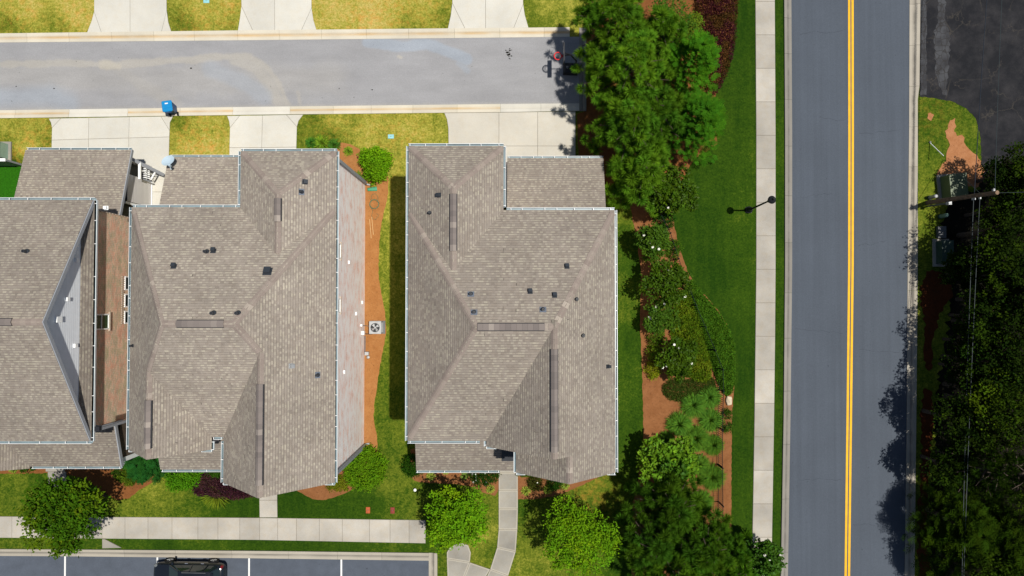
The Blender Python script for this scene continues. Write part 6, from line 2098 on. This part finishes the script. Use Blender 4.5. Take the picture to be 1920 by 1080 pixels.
shrub('shrub', 'dark shrub against the porch corner of the left house', 226, 889, .5, .8, (0.035, 0.085, 0.006), .09, 1200)
shrub('shrub', 'bright green broad shrub under the middle house porch gutter', 343, 897, 1.25, 1.3, (0.075, 0.215, 0.006), .12, 4200, (1, .68), rough=.15)
mass('purple_shrub', 'dark purple leaved shrub under the front gable of the middle house', [(352, 912), (372, 893), (395, 884), (422, 890), (440, 905), (470, 920), (478, 932), (450, 938), (420, 940), (390, 936), (360, 930)], 1.0, 6500, (0.050, 0.016, 0.024), .12, 'shrub', v=.5, edge=.4, col2=(0.07, 0.03, 0.03), up=.7, asp=.45, freq=1.5)
tuft('grass_clump', 'yellow green grass growing out of the purple shrub', 404, 928, .95, (0.13, 0.18, 0.012), 260, H=1.0)
shrub('shrub', 'green shrub filling the corner between porch and gable of the middle house', 406, 886, .6, .9, (0.035, 0.095, 0.006), .10, 1400, (1, .5))
shrub('shrub', 'low yellow flowering shrub at the front corner of the middle house', 634, 908, .62, .45, (0.15, 0.175, 0.008), .09, 1500, (1.2, .75))
for px, py, r, c, lb in ((603, 268, .52, (0.16, 0.28, 0.02), 'fluffy lime green clump at the upper gutter of the middle house, left one'), (627, 272, .42, (0.06, 0.17, 0.02), 'dark spiky clump at the upper right corner of the middle house'),
                         (653, 283, .32, (0.17, 0.27, 0.02), 'small spiky lime clump on the orange bark'), (672, 332, .4, (0.13, 0.19, 0.02), 'dull green clump left of the bright rounded shrub'),
                         (583, 268, .4, (0.05, 0.16, 0.015), 'low dark green clump at the upper gutter, farthest left'),
                         (808, 893, .3, (0.26, 0.32, 0.05), 'small lime clump in the porch bed, nearest the dark evergreen'), (836, 884, .22, (0.26, 0.32, 0.05), 'small lime clump close under the porch gutter'),
                         (871, 893, .26, (0.18, 0.27, 0.05), 'small green clump left of the rose bush'), (920, 918, .28, (0.24, 0.30, 0.04), 'small lime clump below the rose bush'),
                         (986, 921, .3, (0.24, 0.30, 0.04), 'small lime clump right of the curved walk'), (1027, 918, .3, (0.24, 0.32, 0.04), 'small lime clump between the two round front shrubs'),
                         (1060, 910, .3, (0.22, 0.30, 0.04), 'small lime clump at the tip of the front gable'), (24, 879, .3, (0.2, 0.26, 0.03), 'small clump in the bark bed of the left house')):
    tuft('grass_clump', lb, px, py, r, c, 130, 'small spiky clumps in the house beds', H=.35, w=.04)
shrub('shrub', 'low dark shrub under the porch gutter of the left house', 46, 877, .55, .45, (0.035, 0.10, 0.006), .08, 900, (1.2, .5))

# woods beyond the main road: kept short where the tree shadows end on the road
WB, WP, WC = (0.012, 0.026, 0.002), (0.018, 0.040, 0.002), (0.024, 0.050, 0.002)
wg = 'trees of the wood across the road'
W = [('b', 1835, 505, 3.6, 1.6, 'low dark tree behind the dark green cabinet, under the twin cables'), ('b', 1880, 560, 5.4, 1.9, 'dark tree between the twin cables and the right edge, just above the clay level'),
     ('b', 1826, 640, 3.8, 1.6, 'low dark tree directly right of the clay patch'), ('b', 1850, 735, 5.2, 1.9, 'dark tree just left of the brightest yellow green tree'), ('b', 1838, 830, 5.2, 1.8, 'dark tree above the ring tufted pine'), ('b', 1880, 390, 4.4, 1.7, 'dark tree just right of the pole top'), ('b', 1898, 345, 3.4, 1.4, 'small dark tree at the top of the wood, right of the pole'), ('b', 1915, 318, 5.0, 1.9, 'dark tree at the top right corner of the wood, beside the black lot'),
     ('b', 1975, 350, 7.0, 2.4, 'dark tree beyond the picture edge at the top of the wood'), ('b', 1862, 440, 3.8, 1.6, 'dark tree under the twin cables just below the pole'),
     ('b', 1905, 425, 6.6, 2.2, 'dark tree at the right edge, level with the foot of the pole'), ('b', 1805, 512, 2.6, 1.2, 'low dark tree over the dark green cabinet'),
     ('b', 1868, 515, 5.8, 2.1, 'dark tree right of the twin cables, level with the dark cabinet'), ('b', 1940, 520, 7.6, 2.5, 'tall dark tree cut by the right edge below the pole'),
     ('b', 1842, 592, 4.0, 1.7, 'tree with dull leaves under the twin cables, level with the clay patch'), ('b', 1890, 605, 6.4, 2.2, 'dark tree at the right edge, level with the clay patch'),
     ('b', 1818, 690, 3.8, 1.6, 'dark tree at the wood edge below the clay patch'), ('b', 1862, 680, 6.0, 2.1, 'dull green tree right of the lower cables'),
     ('b', 1935, 690, 7.6, 2.5, 'tall tree cut by the right edge, middle of the wood'), ('b', 1880, 765, 6.8, 2.3, 'brightest yellow green tree of the wood'),
     ('b', 1808, 790, 5.2, 2.0, 'dark tree throwing the upper shadow on the road'), ('b', 1940, 800, 8.0, 2.6, 'tall tree at the right edge above the wood pines'),
     ('p', 1850, 880, 6.6, 2.2, 'dark pine with ring shaped needle tufts in the lower wood'), ('p', 1912, 890, 8.0, 2.5, 'tall dark pine at the right edge of the lower wood'),
     ('b', 1795, 880, 4.6, 1.7, 'dark shade tree at the roadside of the lower wood'), ('c', 1800, 985, 5.6, 2.0, 'feathery cedar at the roadside, throwing the lowest shadow'),
     ('c', 1862, 1010, 6.6, 2.3, 'feathery cedar in the bottom right corner, second from the road'), ('c', 1925, 1000, 7.6, 2.4, 'feathery cedar cut by the right edge at the bottom'),
     ('c', 1830, 1075, 6.0, 2.2, 'feathery cedar cut by the bottom edge'), ('b', 1905, 1085, 7.6, 2.5, 'dark tree in the very bottom right corner'),
     ('b', 1990, 600, 8.5, 2.6, 'tree beyond the right picture edge, upper half of the wood'), ('b', 2000, 930, 8.5, 2.8, 'tree beyond the right picture edge, lower half of the wood')]
for k, px, py, H, R, lb in W:
    if k == 'b':
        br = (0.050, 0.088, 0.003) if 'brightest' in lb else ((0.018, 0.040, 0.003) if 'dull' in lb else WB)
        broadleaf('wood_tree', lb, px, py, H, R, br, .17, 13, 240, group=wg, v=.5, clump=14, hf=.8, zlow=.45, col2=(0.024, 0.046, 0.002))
    elif k == 'p': pine('wood_pine', lb, px, py, H, R, WP, wg, .8, .4, 56, .30)
    else: cedar('wood_cedar', lb, px, py, H, R, WC, wg, 620, .15, .6, 'tree', .0, .85)
